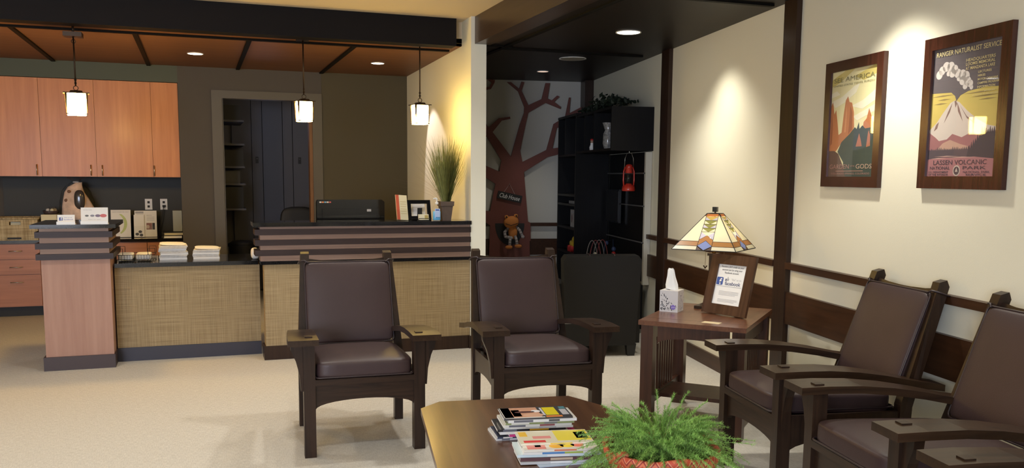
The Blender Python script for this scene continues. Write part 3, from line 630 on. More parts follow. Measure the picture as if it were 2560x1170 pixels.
# ------------------------------------------------------------------ pendants
def pendant(x, y, low, lab, k=1.0, gm='shade_dim'):
    o = thing('pendant_lamp', lab, 'lamp', (x, y, 1.855), 0, 'mission-style pendant lamps over the reception counter')
    rt = R(45 + 8) 
    def sq(r): return r / cos(pi / 4)
    MB().lathe([(sq(.058 * k), .008), (sq(.062 * k), .0), (sq(.066 * k), .150), (sq(.060 * k), .155)], 4, off=rt, cap=True).build('glass_shade', gm, o, bevel=.006)
    MB().lathe([(sq(.088 * k), .156), (sq(.088 * k), .162), (sq(.045 * k), .166), (sq(.038 * k), .178), (sq(.012 * k), .182)], 4, off=rt).build('cap_plate', 'bronze', o)
    c, s = cos(rt - pi / 4), sin(rt - pi / 4)
    for i in range(4):
        a = rt + i * pi / 2; r0 = .068 * 1.414 * k; e = Vector((cos(a), sin(a), 0)); tn = Vector((-sin(a), cos(a), 0))
        mb = MB(); mb.hexa([e * r0 - tn * .001 + Vector((0, 0, .02)), e * (r0 + .003) - tn * .001 + Vector((0, 0, .02)), e * (r0 + .003) + tn * .001 + Vector((0, 0, .02)), e * r0 + tn * .001 + Vector((0, 0, .02))],
                 [e * r0 - tn * .009 + Vector((0, 0, .157)), e * (r0 + .003) - tn * .009 + Vector((0, 0, .157)), e * (r0 + .003) + tn * .009 + Vector((0, 0, .157)), e * r0 + tn * .009 + Vector((0, 0, .157))]); mb.build('corner_strap', 'bronze', o)
        MB().box(-.010, .010, -.010, .010, .004, .010).build('corner_foot', 'bronze', o).location = e * (.060 * 1.414 * k)
    MB().tube([(.016 * cos(a), 0, .198 + .016 * sin(a)) for a in [2 * pi * i / 16 for i in range(16)]], .0028, 6, True).build('ring', 'bronze', o, smooth=True)
    top = .57 if low else ZC - 1.855
    MB().tube([(0, 0, .212), (0, 0, top)], .0055, 8).build('rod', 'bronze', o, smooth=True)
    for i in range(4): MB().tube([(.007 * cos(a) * (i % 2), .007 * cos(a) * (1 - i % 2), .222 + i * .012 + .009 * sin(a)) for a in [2 * pi * j / 10 for j in range(10)]], .002, 5, True).build('chain_link', 'bronze', o, smooth=True)
    if low:
        MB().tube([(.014 * cos(a), 0, .535 + .014 * sin(a)) for a in [2 * pi * i / 16 for i in range(16)]], .0026, 6, True).build('ring', 'bronze', o, smooth=True)
        box(-.062, .062, -.062, .062, .565, .597).build('canopy', 'bronze', o, bevel=.006); MB().tube([(0, 0, .59), (0, 0, ZC - 1.855)], .008, 8).build('stem', 'bronze', o, smooth=True)
    else: box(-.05, .05, -.05, .05, ZC - 1.855 - .02, ZC - 1.855).build('canopy', 'bronze', o, bevel=.004)
M['shade_on'] = plain('glowing_amber_glass', (.9, .75, .5), .4, emit=125, ecol=(1, .60, .16))
M['shade_dim'] = plain('glowing_yellow_glass', (.9, .75, .5), .4, emit=50, ecol=(1, .66, .17))
pendant(-.815, 7.31, True, 'amber glass pendant lamp in front of the maple wall cabinets', 1.0, 'shade_on')
pendant(.835, 7.31, False, 'amber glass pendant lamp in front of the dark doorway', .84)
pendant(1.772, 7.25, False, 'amber glass pendant lamp next to the cream partition', .84)
# ------------------------------------------------------------------ ceiling fixtures
def disc(name, lab, loc, r_, m, cat='ceiling light', grp=None):
    o = thing(name, lab, cat, loc, 0, grp)
    MB().lathe([(r_ * .86, 0), (r_, -.006), (r_, 0)], 32, cap=False).build('trim_ring', 'white', o, smooth=True)
    MB().lathe([(.001, -.004), (r_ * .87, -.004)], 32, cap=False).build('diffuser', m, o)
    return o
disc('recessed_light', 'small lit recessed light left of the middle pendant in the brown ceiling', (.03, 8.60, ZC - .001), .072, 'lamp_on', grp='recessed lights in the reception ceiling')
disc('recessed_light', 'small lit recessed light close to the partition in the brown ceiling', (1.69, 8.62, ZC - .001), .066, 'lamp_on', grp='recessed lights in the reception ceiling')
disc('recessed_light', 'large bright recessed light in the dark nook ceiling', (3.08, 6.06, ZC - .001), .095, 'lamp_on')
disc('ceiling_speaker', 'round unlit grey disc in the dark nook ceiling', (3.285, 7.57, ZC - .001), .125, 'lamp_off', 'speaker')
p_ = W(1.905, 9.04, ZC - .001); disc('recessed_light', 'small dim pinkish recessed light above the painted tree', tuple(p_), .062, 'lamp_dim')
# ------------------------------------------------------------------ store room behind the doorway
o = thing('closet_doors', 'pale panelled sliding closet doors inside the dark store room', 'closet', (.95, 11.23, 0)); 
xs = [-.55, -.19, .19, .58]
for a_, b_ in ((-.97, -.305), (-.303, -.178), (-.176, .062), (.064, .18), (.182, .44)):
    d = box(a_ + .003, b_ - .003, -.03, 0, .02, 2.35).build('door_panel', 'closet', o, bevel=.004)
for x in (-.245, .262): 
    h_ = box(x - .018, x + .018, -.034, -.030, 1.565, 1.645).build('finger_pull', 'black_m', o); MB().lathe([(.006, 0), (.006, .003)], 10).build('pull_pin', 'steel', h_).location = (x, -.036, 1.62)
o = thing('store_shelves', 'wall shelves inside the dark doorway, left side', 'shelf', (.12, 10.75, 0))
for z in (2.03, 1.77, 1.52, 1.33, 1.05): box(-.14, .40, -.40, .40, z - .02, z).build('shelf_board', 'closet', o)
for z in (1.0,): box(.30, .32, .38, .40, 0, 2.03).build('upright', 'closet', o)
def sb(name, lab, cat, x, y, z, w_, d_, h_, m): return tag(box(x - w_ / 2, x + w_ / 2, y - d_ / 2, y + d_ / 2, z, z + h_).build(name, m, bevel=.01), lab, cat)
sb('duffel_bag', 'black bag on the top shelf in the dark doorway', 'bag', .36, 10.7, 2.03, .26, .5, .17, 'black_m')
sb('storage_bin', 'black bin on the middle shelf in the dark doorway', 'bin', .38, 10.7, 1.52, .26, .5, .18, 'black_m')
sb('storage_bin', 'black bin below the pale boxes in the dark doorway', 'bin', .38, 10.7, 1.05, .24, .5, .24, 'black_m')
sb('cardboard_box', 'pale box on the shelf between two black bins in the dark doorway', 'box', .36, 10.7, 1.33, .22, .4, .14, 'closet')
o = thing('waste_bin', 'round black bin standing inside the dark doorway', 'bin', (.46, 10.3, .0)); MB().lathe([(.11, 0), (.14, .62), (.15, .63), (.15, .66), (.13, .66), (.10, .02)], 24, cap=False).build('bin_body', 'black_m', o, smooth=True); MB().lathe([(.001, .70), (.10, .69), (.15, .66), (.15, .64)], 24, cap=False).build('lid', 'black_m', o, smooth=True)
o = thing('office_chair', 'black office chair back just visible in the dark doorway', 'chair', (1.085, 10.3, 0))
cushion(.40, .07, .42, .2, 8, 5, c=(0, 0, .86)).build('backrest', 'black_m', o, smooth=True); cushion(.44, .42, .08, .2, 8, 5, c=(0, .25, .48)).build('seat', 'black_m', o, smooth=True)
MB().tube([(0, .25, .08), (0, .25, .46)], .025).build('gas_lift', 'black_m', o); MB().tube([(0, .2, .44), (0, .03, .48), (0, .04, .72)], .018).build('back_support', 'black_m', o)
for i in range(5): MB().tube([(0, .25, .10), (.22 * cos(i * 1.2566), .25 + .22 * sin(i * 1.2566), .06), (.22 * cos(i * 1.2566), .25 + .22 * sin(i * 1.2566), .0)], .018).build('leg', 'black_m', o)
# ================================================================== NOOK
TA = TW - pi / 2           # things facing the room from the right wall: local x runs along the wall, y into it
tree_pts = [(1.97, .003), (1.481, .003), (1.481, .501), (1.493, .877), (1.453, .904), (1.357, .927), (1.356, 1.055), (1.492, 1.037), (1.552, 1.347), (1.456, 1.408), (1.332, 1.47), (1.332, 1.595), (1.455, 1.544), (1.597, 1.486), (1.618, 1.612), (1.458, 1.86), (1.376, 1.97), (1.33, 2.147), (1.375, 2.156), (1.458, 1.988), (1.479, 1.983), (1.588, 2.081), (1.714, 2.099), (1.718, 2.076), (1.621, 2.055), (1.517, 1.925), (1.728, 1.654), (1.824, 2.005), (1.873, 2.144), (1.877, 2.209), (1.804, 2.383), (1.678, 2.48), (1.722, 2.481), (1.816, 2.41), (1.842, 2.49), (1.875, 2.485), (1.843, 2.388), (1.921, 2.231), (2.075, 2.304), (2.118, 2.481), (2.168, 2.482), (2.142, 2.311), (2.193, 2.29), (2.253, 2.345), (2.281, 2.333), (2.219, 2.275), (2.297, 2.22), (2.295, 2.198), (2.121, 2.262), (1.922, 2.146), (1.875, 1.93), (1.833, 1.72), (1.861, 1.596), (2.138, 1.735), (2.218, 2.028), (2.352, 2.111), (2.393, 2.327), (2.41, 2.327), (2.396, 2.15), (2.54, 2.225), (2.54, 2.150), (2.358, 2.046), (2.252, 1.981), (2.206, 1.752), (2.357, 1.776), (2.537, 1.818), (2.538, 1.736), (2.358, 1.706), (2.151, 1.654), (1.879, 1.483), (1.883, 1.438), (1.932, .919), (1.96, .908), (1.965, .701), (1.953, .696)]
tr = thing('tree_cutout', 'painted barn-red wooden tree with bare branches on the nook wall', 'wall decoration', W(1.72, TN - .04), TW)
# extruded outline, front face pierced by the door of the club house
mb = MB(); mb.prism([(x - 1.72, z) for x, z in tree_pts], 'y', -.022, 0)
mb.build('trunk_and_branches', 'tree', tr)
hole = [(.17 * cos(a), .90 - 1.72 * 0 + .25 * sin(a)) for a in [pi + pi * i / 20 for i in range(21)]]
MB().prism(hole, 'y', -.026, -.0222).build('hollow', 'black_m', tr)
MB().prism([(-.27, 2.51), (-.18, 2.50), (-.185, 2.47), (-.225, 2.40), (-.30, 2.385), (-.30, 2.41), (-.24, 2.425), (-.215, 2.47)], 'y', -.022, 0).build('upper_branch', 'tree', tr)
sg = thing('club_house_sign', 'small blackboard sign reading Club House hanging on the red tree', 'sign', W(1.713, TN - .075, 1.20), TW)
box(-.142, .142, -.008, 0, -.042, .042).build('board', 'black_m', sg, bevel=.002).rotation_euler = (0, R(12), 0)
text('Club House', .07, (0, -.0085, -.002), 'paper', sg, w=.235, rot=(R(90), R(12), 0), shear=.2)
MB().tube([(-.07, 0, .05), (.0, 0, .146), (.06, 0, .03)], .0014, 5).build('string', 'newsprint', sg); MB().blob((0, 0, .146), (.005, .005, .005), 2, 2).build('nail', 'steel', sg)
# plush frog sitting in the hollow
fg = thing('frog_plush', 'orange plush frog with grey striped limbs sitting in the hollow of the red tree', 'soft toy', W(1.735, TN - .11, .70), TW); fg.scale = (1.15, 1.0, 1.15)
mb = MB(); mb.blob((-.01, -.02, .19), (.075, .05, .058), 2.3, 4, Matrix.Rotation(R(-10), 3, 'Y')); mb.blob((-.058, -.03, .238), (.022, .022, .02), 2, 3); mb.blob((.035, -.03, .250), (.022, .022, .02), 2, 3); mb.build('head', 'orange_plush', fg, smooth=True)
MB().blob((.01, -.005, .09), (.045, .035, .07), 2.2, 3).build('body', 'orange_plush', fg, smooth=True)
MB().blob((-.06, -.050, .240), (.008, .006, .009), 2, 2).build('eye', 'black', fg, smooth=True); MB().blob((.036, -.052, .252), (.008, .006, .009), 2, 2).build('eye', 'black', fg, smooth=True)
MB().tube([(-.07, -.056, .176), (-.02, -.072, .158), (.05, -.058, .18)], .003, 6).build('mouth', 'black_m', fg, smooth=True)
for pts in ([(-.035, 0, .13), (-.075, -.02, .09), (-.07, -.04, .045), (-.03, -.055, .04)], [(.045, 0, .14), (.075, -.02, .11), (.10, -.04, .055)], [(-.01, -.02, .04), (-.025, -.06, .02), (-.03, -.065, -.04)], [(.03, -.02, .05), (.035, -.06, .03), (.045, -.065, -.03)]):
    n = 9; P_ = [Vector(p) for p in pts]; seg = []
    for i in range(n + 1):
        f = i / n * (len(P_) - 1); j = min(int(f), len(P_) - 2); seg.append(P_[j].lerp(P_[j + 1], f - j))
    limb = MB().tube(seg, .0145, 10).build('limb', 'stripe_plush', fg, smooth=True)
    for i in range(1, n, 2): MB().tube([seg[i].lerp(seg[i + 1], .1), seg[i].lerp(seg[i + 1], .8)], .0156, 10).build('stripe', 'stripe_dark', limb, smooth=True)
for c in ((-.038, -.07, -.055), (.055, -.07, -.045)): MB().blob(c, (.036, .025, .018), 2.2, 3).build('foot', 'orange_plush', fg, smooth=True)
for c in ((-.015, -.06, .035), (.105, -.045, .045)): MB().blob(c, (.018, .014, .016), 2, 2).build('hand', 'stripe_plush', fg, smooth=True)
# tall bookcase against the right wall; front faces the nook (local y into the wall)
bk = thing('bookcase', 'tall black bookcase with open shelves at the far end of the nook', 'bookcase', W(2.24, 9.40), TA)
# local x = -(t-9.4), y = s-2.24
box(-.345, -.32, 0, .36, 0, 2.06).build('side_panel', 'black_lam', bk); box(.445, .47, 0, .36, 0, 2.06).build('side_panel', 'black_lam', bk)
box(-.32, .445, .345, .36, 0, 2.06).build('back_panel', 'black_lam', bk); box(-.345, .47, -.005, .36, 2.06, 2.085).build('top', 'black_lam', bk)
for z in (.05, .62, .885, 1.135, 1.235, 1.66): box(-.32, .445, .0, .345, z - .011, z + .011).build('shelf', 'black_lam', bk)
box(-.02, .0, .0, .345, 1.67, 2.06).build('divider', 'black_lam', bk)
def loc_bk(x, y, z): return W(2.24 + y, 9.40 - x, z)
o = thing('toy_duck', 'yellow and red pull-along toy on a low shelf of the tall bookcase', 'toy', loc_bk(.20, .06, .631), TA)
MB().blob((0, 0, .085), (.085, .035, .04), 3, 3).build('body', pl('toy_yellow', (.55, .38, .03)), o, smooth=True); MB().blob((.05, 0, .135), (.035, .03, .035), 2, 3).build('head', 'toy_yellow' if 0 else M['toy_yellow'], o, smooth=True)
for sx in (-.045, .045): MB().prism([(sx + .034 * cos(a), .034 + .034 * sin(a)) for a in [2 * pi * i / 20 for i in range(20)]], 'y', -.05, .05).build('wheel', pl('toy_red', (.42, .02, .02)), o)
for i, (z, h, m_) in enumerate(((.90, .018, 'newsprint'), (.92, .012, 'paper'), (.934, .020, 'newsprint'))): pass
o = thing('game_box', 'pale illustrated box standing on the middle shelf of the tall bookcase', 'box', loc_bk(.21, .05, .897), TA)
box(-.13, .13, 0, .12, 0, .185).build('carton', pl('box_print', (.38, .36, .35), noise=.2), o)
for x in (-.06, .06): MB().prism([(x + .02 * cos(a), .09 + .045 * sin(a)) for a in [2 * pi * i / 14 for i in range(14)]], 'y', -.001, .0).build('picture', pl('dark_red_print', (.16, .05, .05)), o)
flat([(-.12, .15), (.12, .15), (.12, .17), (-.12, .17)], -.0001, 'grey_ink', o, 'title_band')
tag(box(-.12, .12, .03, .20, 0, .03).build('game_tray', pl('tray_grey', (.30, .30, .29))), 'flat grey tray on a shelf above the illustrated box', 'tray').location = loc_bk(.2, 0, 1.147)
bpy.data.objects['game_tray'].rotation_euler = (0, 0, TA)
# bridge cabinet between bookcase and its near end
bc = thing('bridge_cabinet', 'black wall cabinet with open cubbies and a plain end panel above the lantern', 'cabinet', W(2.245, 8.30, 1.67), TA)
box(.615, .64, 0, .395, 0, .39).build('end_panel', 'black_lam', bc); box(-.62, .615, 0, .395, 0, .022).build('bottom', 'black_lam', bc); box(-.62, .615, 0, .395, .368, .39).build('top', 'black_lam', bc)
box(-.62, .615, .38, .395, .022, .368).build('back_panel', 'black_lam', bc)
for x in (-.30, .04): box(x - .01, x + .01, 0, .38, .022, .368).build('divider', 'black_lam', bc)
def loc_bc(x, y, z): return W(2.245 + y, 8.30 - x, 1.67 + z)
o = thing('figurine', 'small white and red figurine in an upper cubby of the nook cabinet', 'figurine', loc_bc(-.20, .05, .022), TA)
MB().lathe([(.022, 0), (.026, .03), (.014, .06), (.016, .075)], 14).build('body', 'paper', o, smooth=True); MB().blob((0, 0, .09), (.017, .017, .018), 2, 2).build('head', pl('skin_toy', (.4, .22, .15)), o, smooth=True); MB().blob((0, 0, .105), (.018, .018, .012), 2, 2).build('cap', M['toy_red'], o, smooth=True)
o = thing('glass_vase', 'ribbed glass vase in the nearest upper cubby of the nook cabinet', 'vase', loc_bc(.33, .06, .022), TA)
MB().lathe([(.035, 0), (.05, .05), (.045, .14), (.03, .17), (.055, .24)], 16, cap=False).build('vase_body', pl('grey_glass', (.22, .22, .22), rough=.15, noise=.5, nscale=60), o, smooth=True)
# silk ivy over the cabinet
iv = thing('ivy_garland', 'dark trailing ivy lying on top of the nook cabinets', 'plant', W(2.42, 8.5, 2.085), TA)
mb = MB(); r = random.Random(5)
for i in range(330):
    x = r.uniform(-.45, .95); zc = .03 + .13 * max(0, 1 - abs(x - .25) / .5) * r.random(); y = r.uniform(-.12, .12); s_ = r.uniform(.02, .035)
    if zc < s_: zc = s_
    a = Vector((r.uniform(-1, 1), r.uniform(-1, 1), r.uniform(-.4, 1))).normalized() * s_; b_ = a.orthogonal().normalized() * s_ * .6; c = Vector((x - .2, y, zc))
    mb.bm.faces.new([mb.bm.verts.new(c + v) for v in (-a, b_, a, -b_)])
tag(mb.build('leaves', 'ivy', iv), kind='stuff'); MB().tube([(-.6, 0, .02), (-.3, .05, .05), (0, -.04, .07), (.3, .03, .05), (.7, 0, .02)], .006, 6).build('vine', 'ivy', iv)
# dark back panel with steel rails, screen, white end strip
pn = thing('wall_panel', 'black wall panel with horizontal steel rails and a white end strip beside the lantern', 'panel', W(2.60, 8.30, .47), TA)
box(-.60, .58, 0, .038, 0, 1.19).build('backing', 'black_lam', pn); box(.582, .62, -.02, .038, -.02, 1.19).build('end_strip', pl('panel_edge', (.55, .53, .46)), pn)
for z in (1.0, .70, .365): MB().tube([(-.60, -.02, z), (.575, -.02, z)], .007, 8).build('steel_rail', pl('dull_steel', (.25, .25, .25), rough=.4, metal=.6), pn)
for z in (1.0, .70, .365): MB().blob((.60, -.022, z), (.007, .004, .007), 2, 2).build('bolt', 'black_m', pn)
sc = thing('dark_screen', 'slim dark monitor fixed to the black rail panel', 'monitor', W(2.55, 8.62, .98), TA)
box(-.23, .23, 0, .025, 0, .33).build('screen_housing', 'black', sc, bevel=.004); box(-.215, .215, -.002, 0, .015, .315).build('screen_glass', plain('screen_off', (.012, .012, .013), .3), sc); box(-.05, .05, .025, .048, .1, .2).build('wall_mount', 'black_m', sc)
cb = thing('low_cabinet', 'low black cabinet under the rail panel behind the black armchair', 'cabinet', W(2.10, 8.30, 0), TA)
box(-.56, .62, .02, .48, .04, .45).build('body', 'black_lam', cb); box(-.56, .03, 0, .018, .045, .445).build('door', 'black_lam', cb); box(.034, .62, 0, .018, .045, .445).build('door', 'black_lam', cb); box(-.54, .60, .05, .46, 0, .04).build('plinth', 'black_m', cb)
# bead maze
bm_ = thing('bead_maze', 'bead maze toy with looping wires and coloured beads behind the black armchair', 'toy', W(2.30, 8.25, .45), TW); bm_.scale = (1.1, 1.1, 1.18)
box(-.17, .17, -.12, .12, 0, .02).build('base', pl('toy_wood', (.35, .22, .10)), bm_, bevel=.004)
for i in range(4): MB().tube([(-.13 + .04 * i + .06 * (1 - cos(a)), -.08 + .03 * i, .02 + .30 * sin(a)) for a in [pi * j / 14 for j in range(15)]], .0035, 6).build('wire', pl('wire_red', (.22, .04, .04)) if i % 2 else pl('wire_grey', (.20, .19, .18)), bm_, smooth=True)
MB().tube([(.05, .05, .02), (.09, .05, .30), (.16, .05, .32), (.16, .02, .02)], .0035, 6).build('wire', pl('wire_blue', (.03, .05, .12)), bm_, smooth=True)
for c, m_, s_ in (((.02, 0, .17), 'toy_yellow', .024), ((.16, .03, .20), 'toy_red', .02), ((.16, .03, .24), 'wire_blue', .02), ((-.06, -.03, .13), 'cream_p', .02), ((-.02, .0, .20), 'cream_p', .018), ((.10, .05, .29), 'wire_blue', .018)):
    MB().blob(c, (s_, s_, s_), 2, 3).build('bead', M[m_], bm_, smooth=True)
# hanging red lantern
ln = thing('red_lantern', 'red hurricane lantern hanging under the black nook cabinet', 'lantern', W(2.492, 7.90, 1.305), TW)
MB().lathe([(.060, 0), (.062, .012), (.058, .045), (.030, .06), (.028, .07)], 24).build('fuel_tank', 'red', ln, smooth=True)
MB().lathe([(.024, .07), (.036, .095), (.038, .13), (.026, .165)], 20, cap=False).build('glass_globe', 'glass', ln, smooth=True)
MB().lathe([(.030, .165), (.036, .172), (.028, .205), (.033, .21), (.030, .24), (.012, .248)], 20).build('chimney', 'red', ln, smooth=True)
for sx in (-1, 1): MB().tube([(sx * .045, 0, .035), (sx * .052, 0, .10), (sx * .050, 0, .18), (sx * .034, 0, .225)], .007, 8).build('side_tube', 'red', ln, smooth=True)
MB().tube([(-.045, 0, .20), (-.04, 0, .30), (-.02, 0, .352), (.02, 0, .352), (.04, 0, .30), (.045, 0, .20)], .0022, 6).build('bail_handle', 'steel', ln, smooth=True)
MB().tube([(0, 0, .352), (0, 0, .366)], .003, 6).build('hook', 'steel', ln)
# black leather club chair, its back to the camera
cc = thing('club_chair', 'black leather armchair seen from behind between the nook and the waiting room', 'armchair', (3.005, 6.28, 0), R(-12))
bkp = MB(); prof = [(-.285, .09), (.285, .09), (.315, .78), (.29, .815), (-.29, .815), (-.315, .78)]
bkp.prism(prof, 'y', 0, .13); bb = bkp.build('back', 'black_leather', cc, bevel=.022, seg=4); bb.rotation_euler = (R(3), 0, 0)
for sx in (-1, 1):
    box(sx * .30 - .05, sx * .30 + .05, .10, .74, .09, .58).build('arm', 'black_leather', cc, bevel=.025, seg=4)
    for y in (.02, .66): MB().hexa([(sx * .26 - .028, y, 0), (sx * .26 + .028, y, 0), (sx * .26 + .028, y + .056, 0), (sx * .26 - .028, y + .056, 0)], [(sx * .26 - .04, y - .01, .10), (sx * .26 + .04, y - .01, .10), (sx * .26 + .04, y + .066, .10), (sx * .26 - .04, y + .066, .10)]).build('leg', 'black_m', cc)
box(-.25, .25, .12, .72, .09, .30).build('seat_base', 'black_leather', cc, bevel=.01); cushion(.50, .58, .15, .15, 8, 7, c=(0, .44, .375)).build('seat_cushion', 'black_leather', cc, smooth=True)
for x in (-.10, .10): MB().tube([(x, -.035, .80), (x, .0, .822), (x, .09, .826)], .004, 6).build('top_seam', 'piping', cc, smooth=True)

# ================================================================== MISSION ARMCHAIRS
def leg_prism(poly, x0, x1, m, p, name, bevel=.003): return MB().prism(poly, 'x', x0, x1).build(name, m, p, bevel=bevel)
def mission_chair(lab, loc, rz, grp):
    c = thing('mission_armchair', lab, 'armchair', loc, rz, grp)
    for sx in (-1, 1):
        x0, x1 = sorted((sx * .31, sx * .252))
        box(x0, x1, 0, .062, 0, .592).build('front_leg', 'oak', c, bevel=.003)
        px0, px1 = sorted((sx * .292, sx * .245))
        pst = [(.598, 0), (.652, 0), (.645, .30), (.650, .42), (.820, .955), (.808, .985), (.770, .975), (.592, .43), (.590, .30)]
        mb = MB(); A_, B_ = [], []
        for (y, z) in pst:
            k_ = max(0, z - .42) / .55; A_.append(mb.bm.verts.new((sx * (.298 - .034 * k_), y, z))); B_.append(mb.bm.verts.new((sx * (.250 - .034 * k_), y, z)))
        mb.bm.faces.new(A_); mb.bm.faces.new(B_[::-1])
        for q in range(len(A_)): mb.bm.faces.new((A_[q], A_[(q + 1) % len(A_)], B_[(q + 1) % len(A_)], B_[q]))
        mb.build('back_post', 'oak', c, bevel=.003)
        # bowed arm
        top = [(-.058, .618), (.06, .620), (.20, .617), (.34, .604), (.48, .582), (.62, .553), (.77, .530)]
        poly = top + [(y, z - .030) for y, z in reversed(top)]
        inn, out = (sx * .236, sx * .385)
        mb = MB(); n = len(top)
        def wd(y): return 1.0 if y < .1 else 1 - .25 * min(1, (y - .1) / .5)
        rows = []
        for (y, z) in top:
            o_ = inn + (out - inn) * wd(y); rows.append([mb.bm.verts.new((inn, y, z - .03)), mb.bm.verts.new((o_, y, z - .03)), mb.bm.verts.new((o_, y, z)), mb.bm.verts.new((inn, y, z))])
        for A, B_ in zip(rows, rows[1:]):
            for q in range(4): mb.bm.faces.new((A[q], A[(q + 1) % 4], B_[(q + 1) % 4], B_[q]))
        mb.bm.faces.new(rows[0][::-1]); mb.bm.faces.new(rows[-1])
        arm = mb.build('arm', 'oak_arm', c, bevel=.003)
        a0, a1 = sorted((sx * .262, sx * .300)); box(a0, a1, .012, .050, .618, .6245).build('through_tenon', 'oak', arm, bevel=.002)
        # corbel outside the front leg
        crb = [(sx * .3105, .588), (sx * .372, .588), (sx * .368, .555), (sx * .345, .50), (sx * .328, .43), (sx * .322, .345), (sx * .3105, .345)]
        MB().prism(crb, 'y', .012, .050).build('corbel', 'oak', c, bevel=.002)
        # side rail, arched
        arch = [(.062, .40), (.59, .40), (.59, .235)] + [(.325 + .26 * cos(a), .235 + .055 * sin(a)) for a in [pi * i / 12 for i in range(1, 12)]] + [(.062, .235)]
        r0, r1 = sorted((sx * .290, sx * .268)); MB().prism(arch, 'x', r0, r1).build('side_rail', 'oak', c)
    arch = [(-.252, .40), (.252, .40), (.252, .245)] + [(.25 * cos(a), .245 + .045 * sin(a)) for a in [pi * i / 14 for i in range(1, 14)]] + [(-.252, .245)]
    MB().prism(arch, 'y', .018, .042).build('front_rail', 'oak_h', c); box(-.252, .252, .0, .052, .372, .402).build('seat_lip', 'oak_h', c, bevel=.003)
    box(-.25, .25, .60, .625, .29, .40).build('rear_rail', 'oak_h', c)
    rt = Matrix.Rotation(R(-22.6), 3, 'X')
    # slats of the back: crest rail with a dipped top edge, and a lower rail
    cr = MB().prism([(-.228, .0), (.228, .0), (.228, .085), (.15, .075), (0, .068), (-.15, .075), (-.228, .085)], 'y', -.011, .011).build('crest_rail', 'oak_h', c); cr.location = (0, .768, .862); cr.rotation_euler = (R(-17.6), 0, 0)
    lr = box(-.246, .246, -.011, .011, 0, .07).build('lower_back_rail', 'oak_h', c); lr.location = (0, .665, .53); lr.rotation_euler = (R(-17.6), 0, 0)
    # cushions
    box(-.25, .25, .045, .60, .368, .384).build('seat_board', 'oak', c)
    st = cushion(.504, .60, .134, .34, 16, 9, c=(0, .295, .436), rot=Matrix.Rotation(R(-2), 3, 'X')).build('seat_cushion', 'leather', c, smooth=True)
    bc_ = cushion(.490, .474, .110, .26, 16, 14).build('back_cushion', 'leather', c, smooth=True); bc_.location = (0, .697, .692); bc_.rotation_euler = (R(71), 0, 0)
    def ring(w_, h_, z, rr, r_=.0045, n=10, dip=0.0):
        pts = []
        for cx, cy, a0 in ((w_ / 2 - rr, h_ / 2 - rr, 0), (-w_ / 2 + rr, h_ / 2 - rr, 90), (-w_ / 2 + rr, -h_ / 2 + rr, 180), (w_ / 2 - rr, -h_ / 2 + rr, 270)):
            for i in range(n + 1):
                a = R(a0 + 90 * i / n); pts.append((cx + rr * cos(a), cy + rr * sin(a), z))
        return MB().tube(pts, r_, 6, True)
    ring(.494, .478, .032, .022).build('piping', 'piping', bc_, smooth=True); 
    ring(.500, .60, .0, .03).build('piping', 'piping', st, smooth=True).location = (0, .295, .412)
    for sx in (-1, 1):
        MB().tube([(sx * .225, .735, .925), (sx * .243, .748, .938), (sx * .274, .762, .934), (sx * .277, .815, .915), (sx * .235, .828, .915), (sx * .205, .80, .92)], .0045, 6).build('strap', 'piping', c, smooth=True)
    return c
GR = 'dark oak mission armchairs with oxblood leather cushions'
ch1 = mission_chair('mission armchair in front of the reception counter, nearest the empty carpet', (.785, 4.405, 0), R(-2.5), GR)
def seat(lab, loc, rz): return dup(ch1, loc, rz, lab, GR)
seat('mission armchair between the coffee table and the black leather armchair', (1.785, 4.37, 0), R(-5))
seat('mission armchair beside the end table, farthest of those along the right wall', W(1.785, 3.76), TA)
seat('mission armchair along the right wall, second from the end table', W(1.765, 2.875), TA)
seat('mission armchair of which only one arm shows at the bottom right corner', W(1.72, 1.945), TA)

# ================================================================== END TABLE AND LAMP
TT = .635
ez = math.atan2(-.437, .428)            # its near short edge
etc = Vector((2.283 + .214 + .3145, 4.37 - .2185 + .268, 0))
et = thing('end_table', 'square-legged cherry-brown end table with spindled sides beside the right wall chairs', 'table', etc, R(-45.5))
Wt, Lt = .60, .80
# local x along near short edge, y away
topb = MB(); topb.box(-Wt / 2, Wt / 2, -Lt / 2, Lt / 2, TT - .026, TT); topb.build('table_top', 'table', et, bevel=.004)
for i in (-1, 1): box(-Wt / 2 + .0005, Wt / 2 - .0005, i * (Lt / 2 - .12) - .001, i * (Lt / 2 - .12) + .001, TT - .001, TT + .0003).build('breadboard_joint', 'trim', et)
LX, LY = .255, .340
for sx in (-1, 1):
    for sy in (-1, 1): box(sx * LX - .035, sx * LX + .035, sy * LY - .035, sy * LY + .035, 0, TT - .026).build('leg', 'table_leg', et, bevel=.003)
for sy in (-1, 1):
    ar = [(-.20, TT - .026), (.20, TT - .026), (.20, .50)] + [(.20 * cos(a), .50 + .04 * sin(a)) for a in [pi * i / 12 for i in range(1, 12)]] + [(-.20, .50)]
    MB().prism(ar, 'y', sy * (LY + .005) - .011, sy * (LY + .005) + .011).build('apron', 'table_leg', et)
for sx in (-1, 1):
    box(sx * LX - .011, sx * LX + .011, -LY + .03, LY - .03, .515, TT - .026).build('side_apron', 'table_leg', et)
    box(sx * LX - .013, sx * LX + .013, -LY + .03, LY - .03, .135, .185).build('lower_side_rail', 'table_leg', et)
    for i in range(7): y = -.15 + .05 * i; box(sx * LX - .007, sx * LX + .007, y - .009, y + .009, .185, .515).build('spindle', 'table_leg', et)
box(-LX - .012, LX + .012, -.16, .16, .150, .172).build('lower_shelf', 'table_leg', et, bevel=.002)
def ET(x, y, z=TT): v = Matrix.Rotation(R(-45.5), 3, 'Z') @ Vector((x, y, 0)); return etc + v + Vector((0, 0, z))
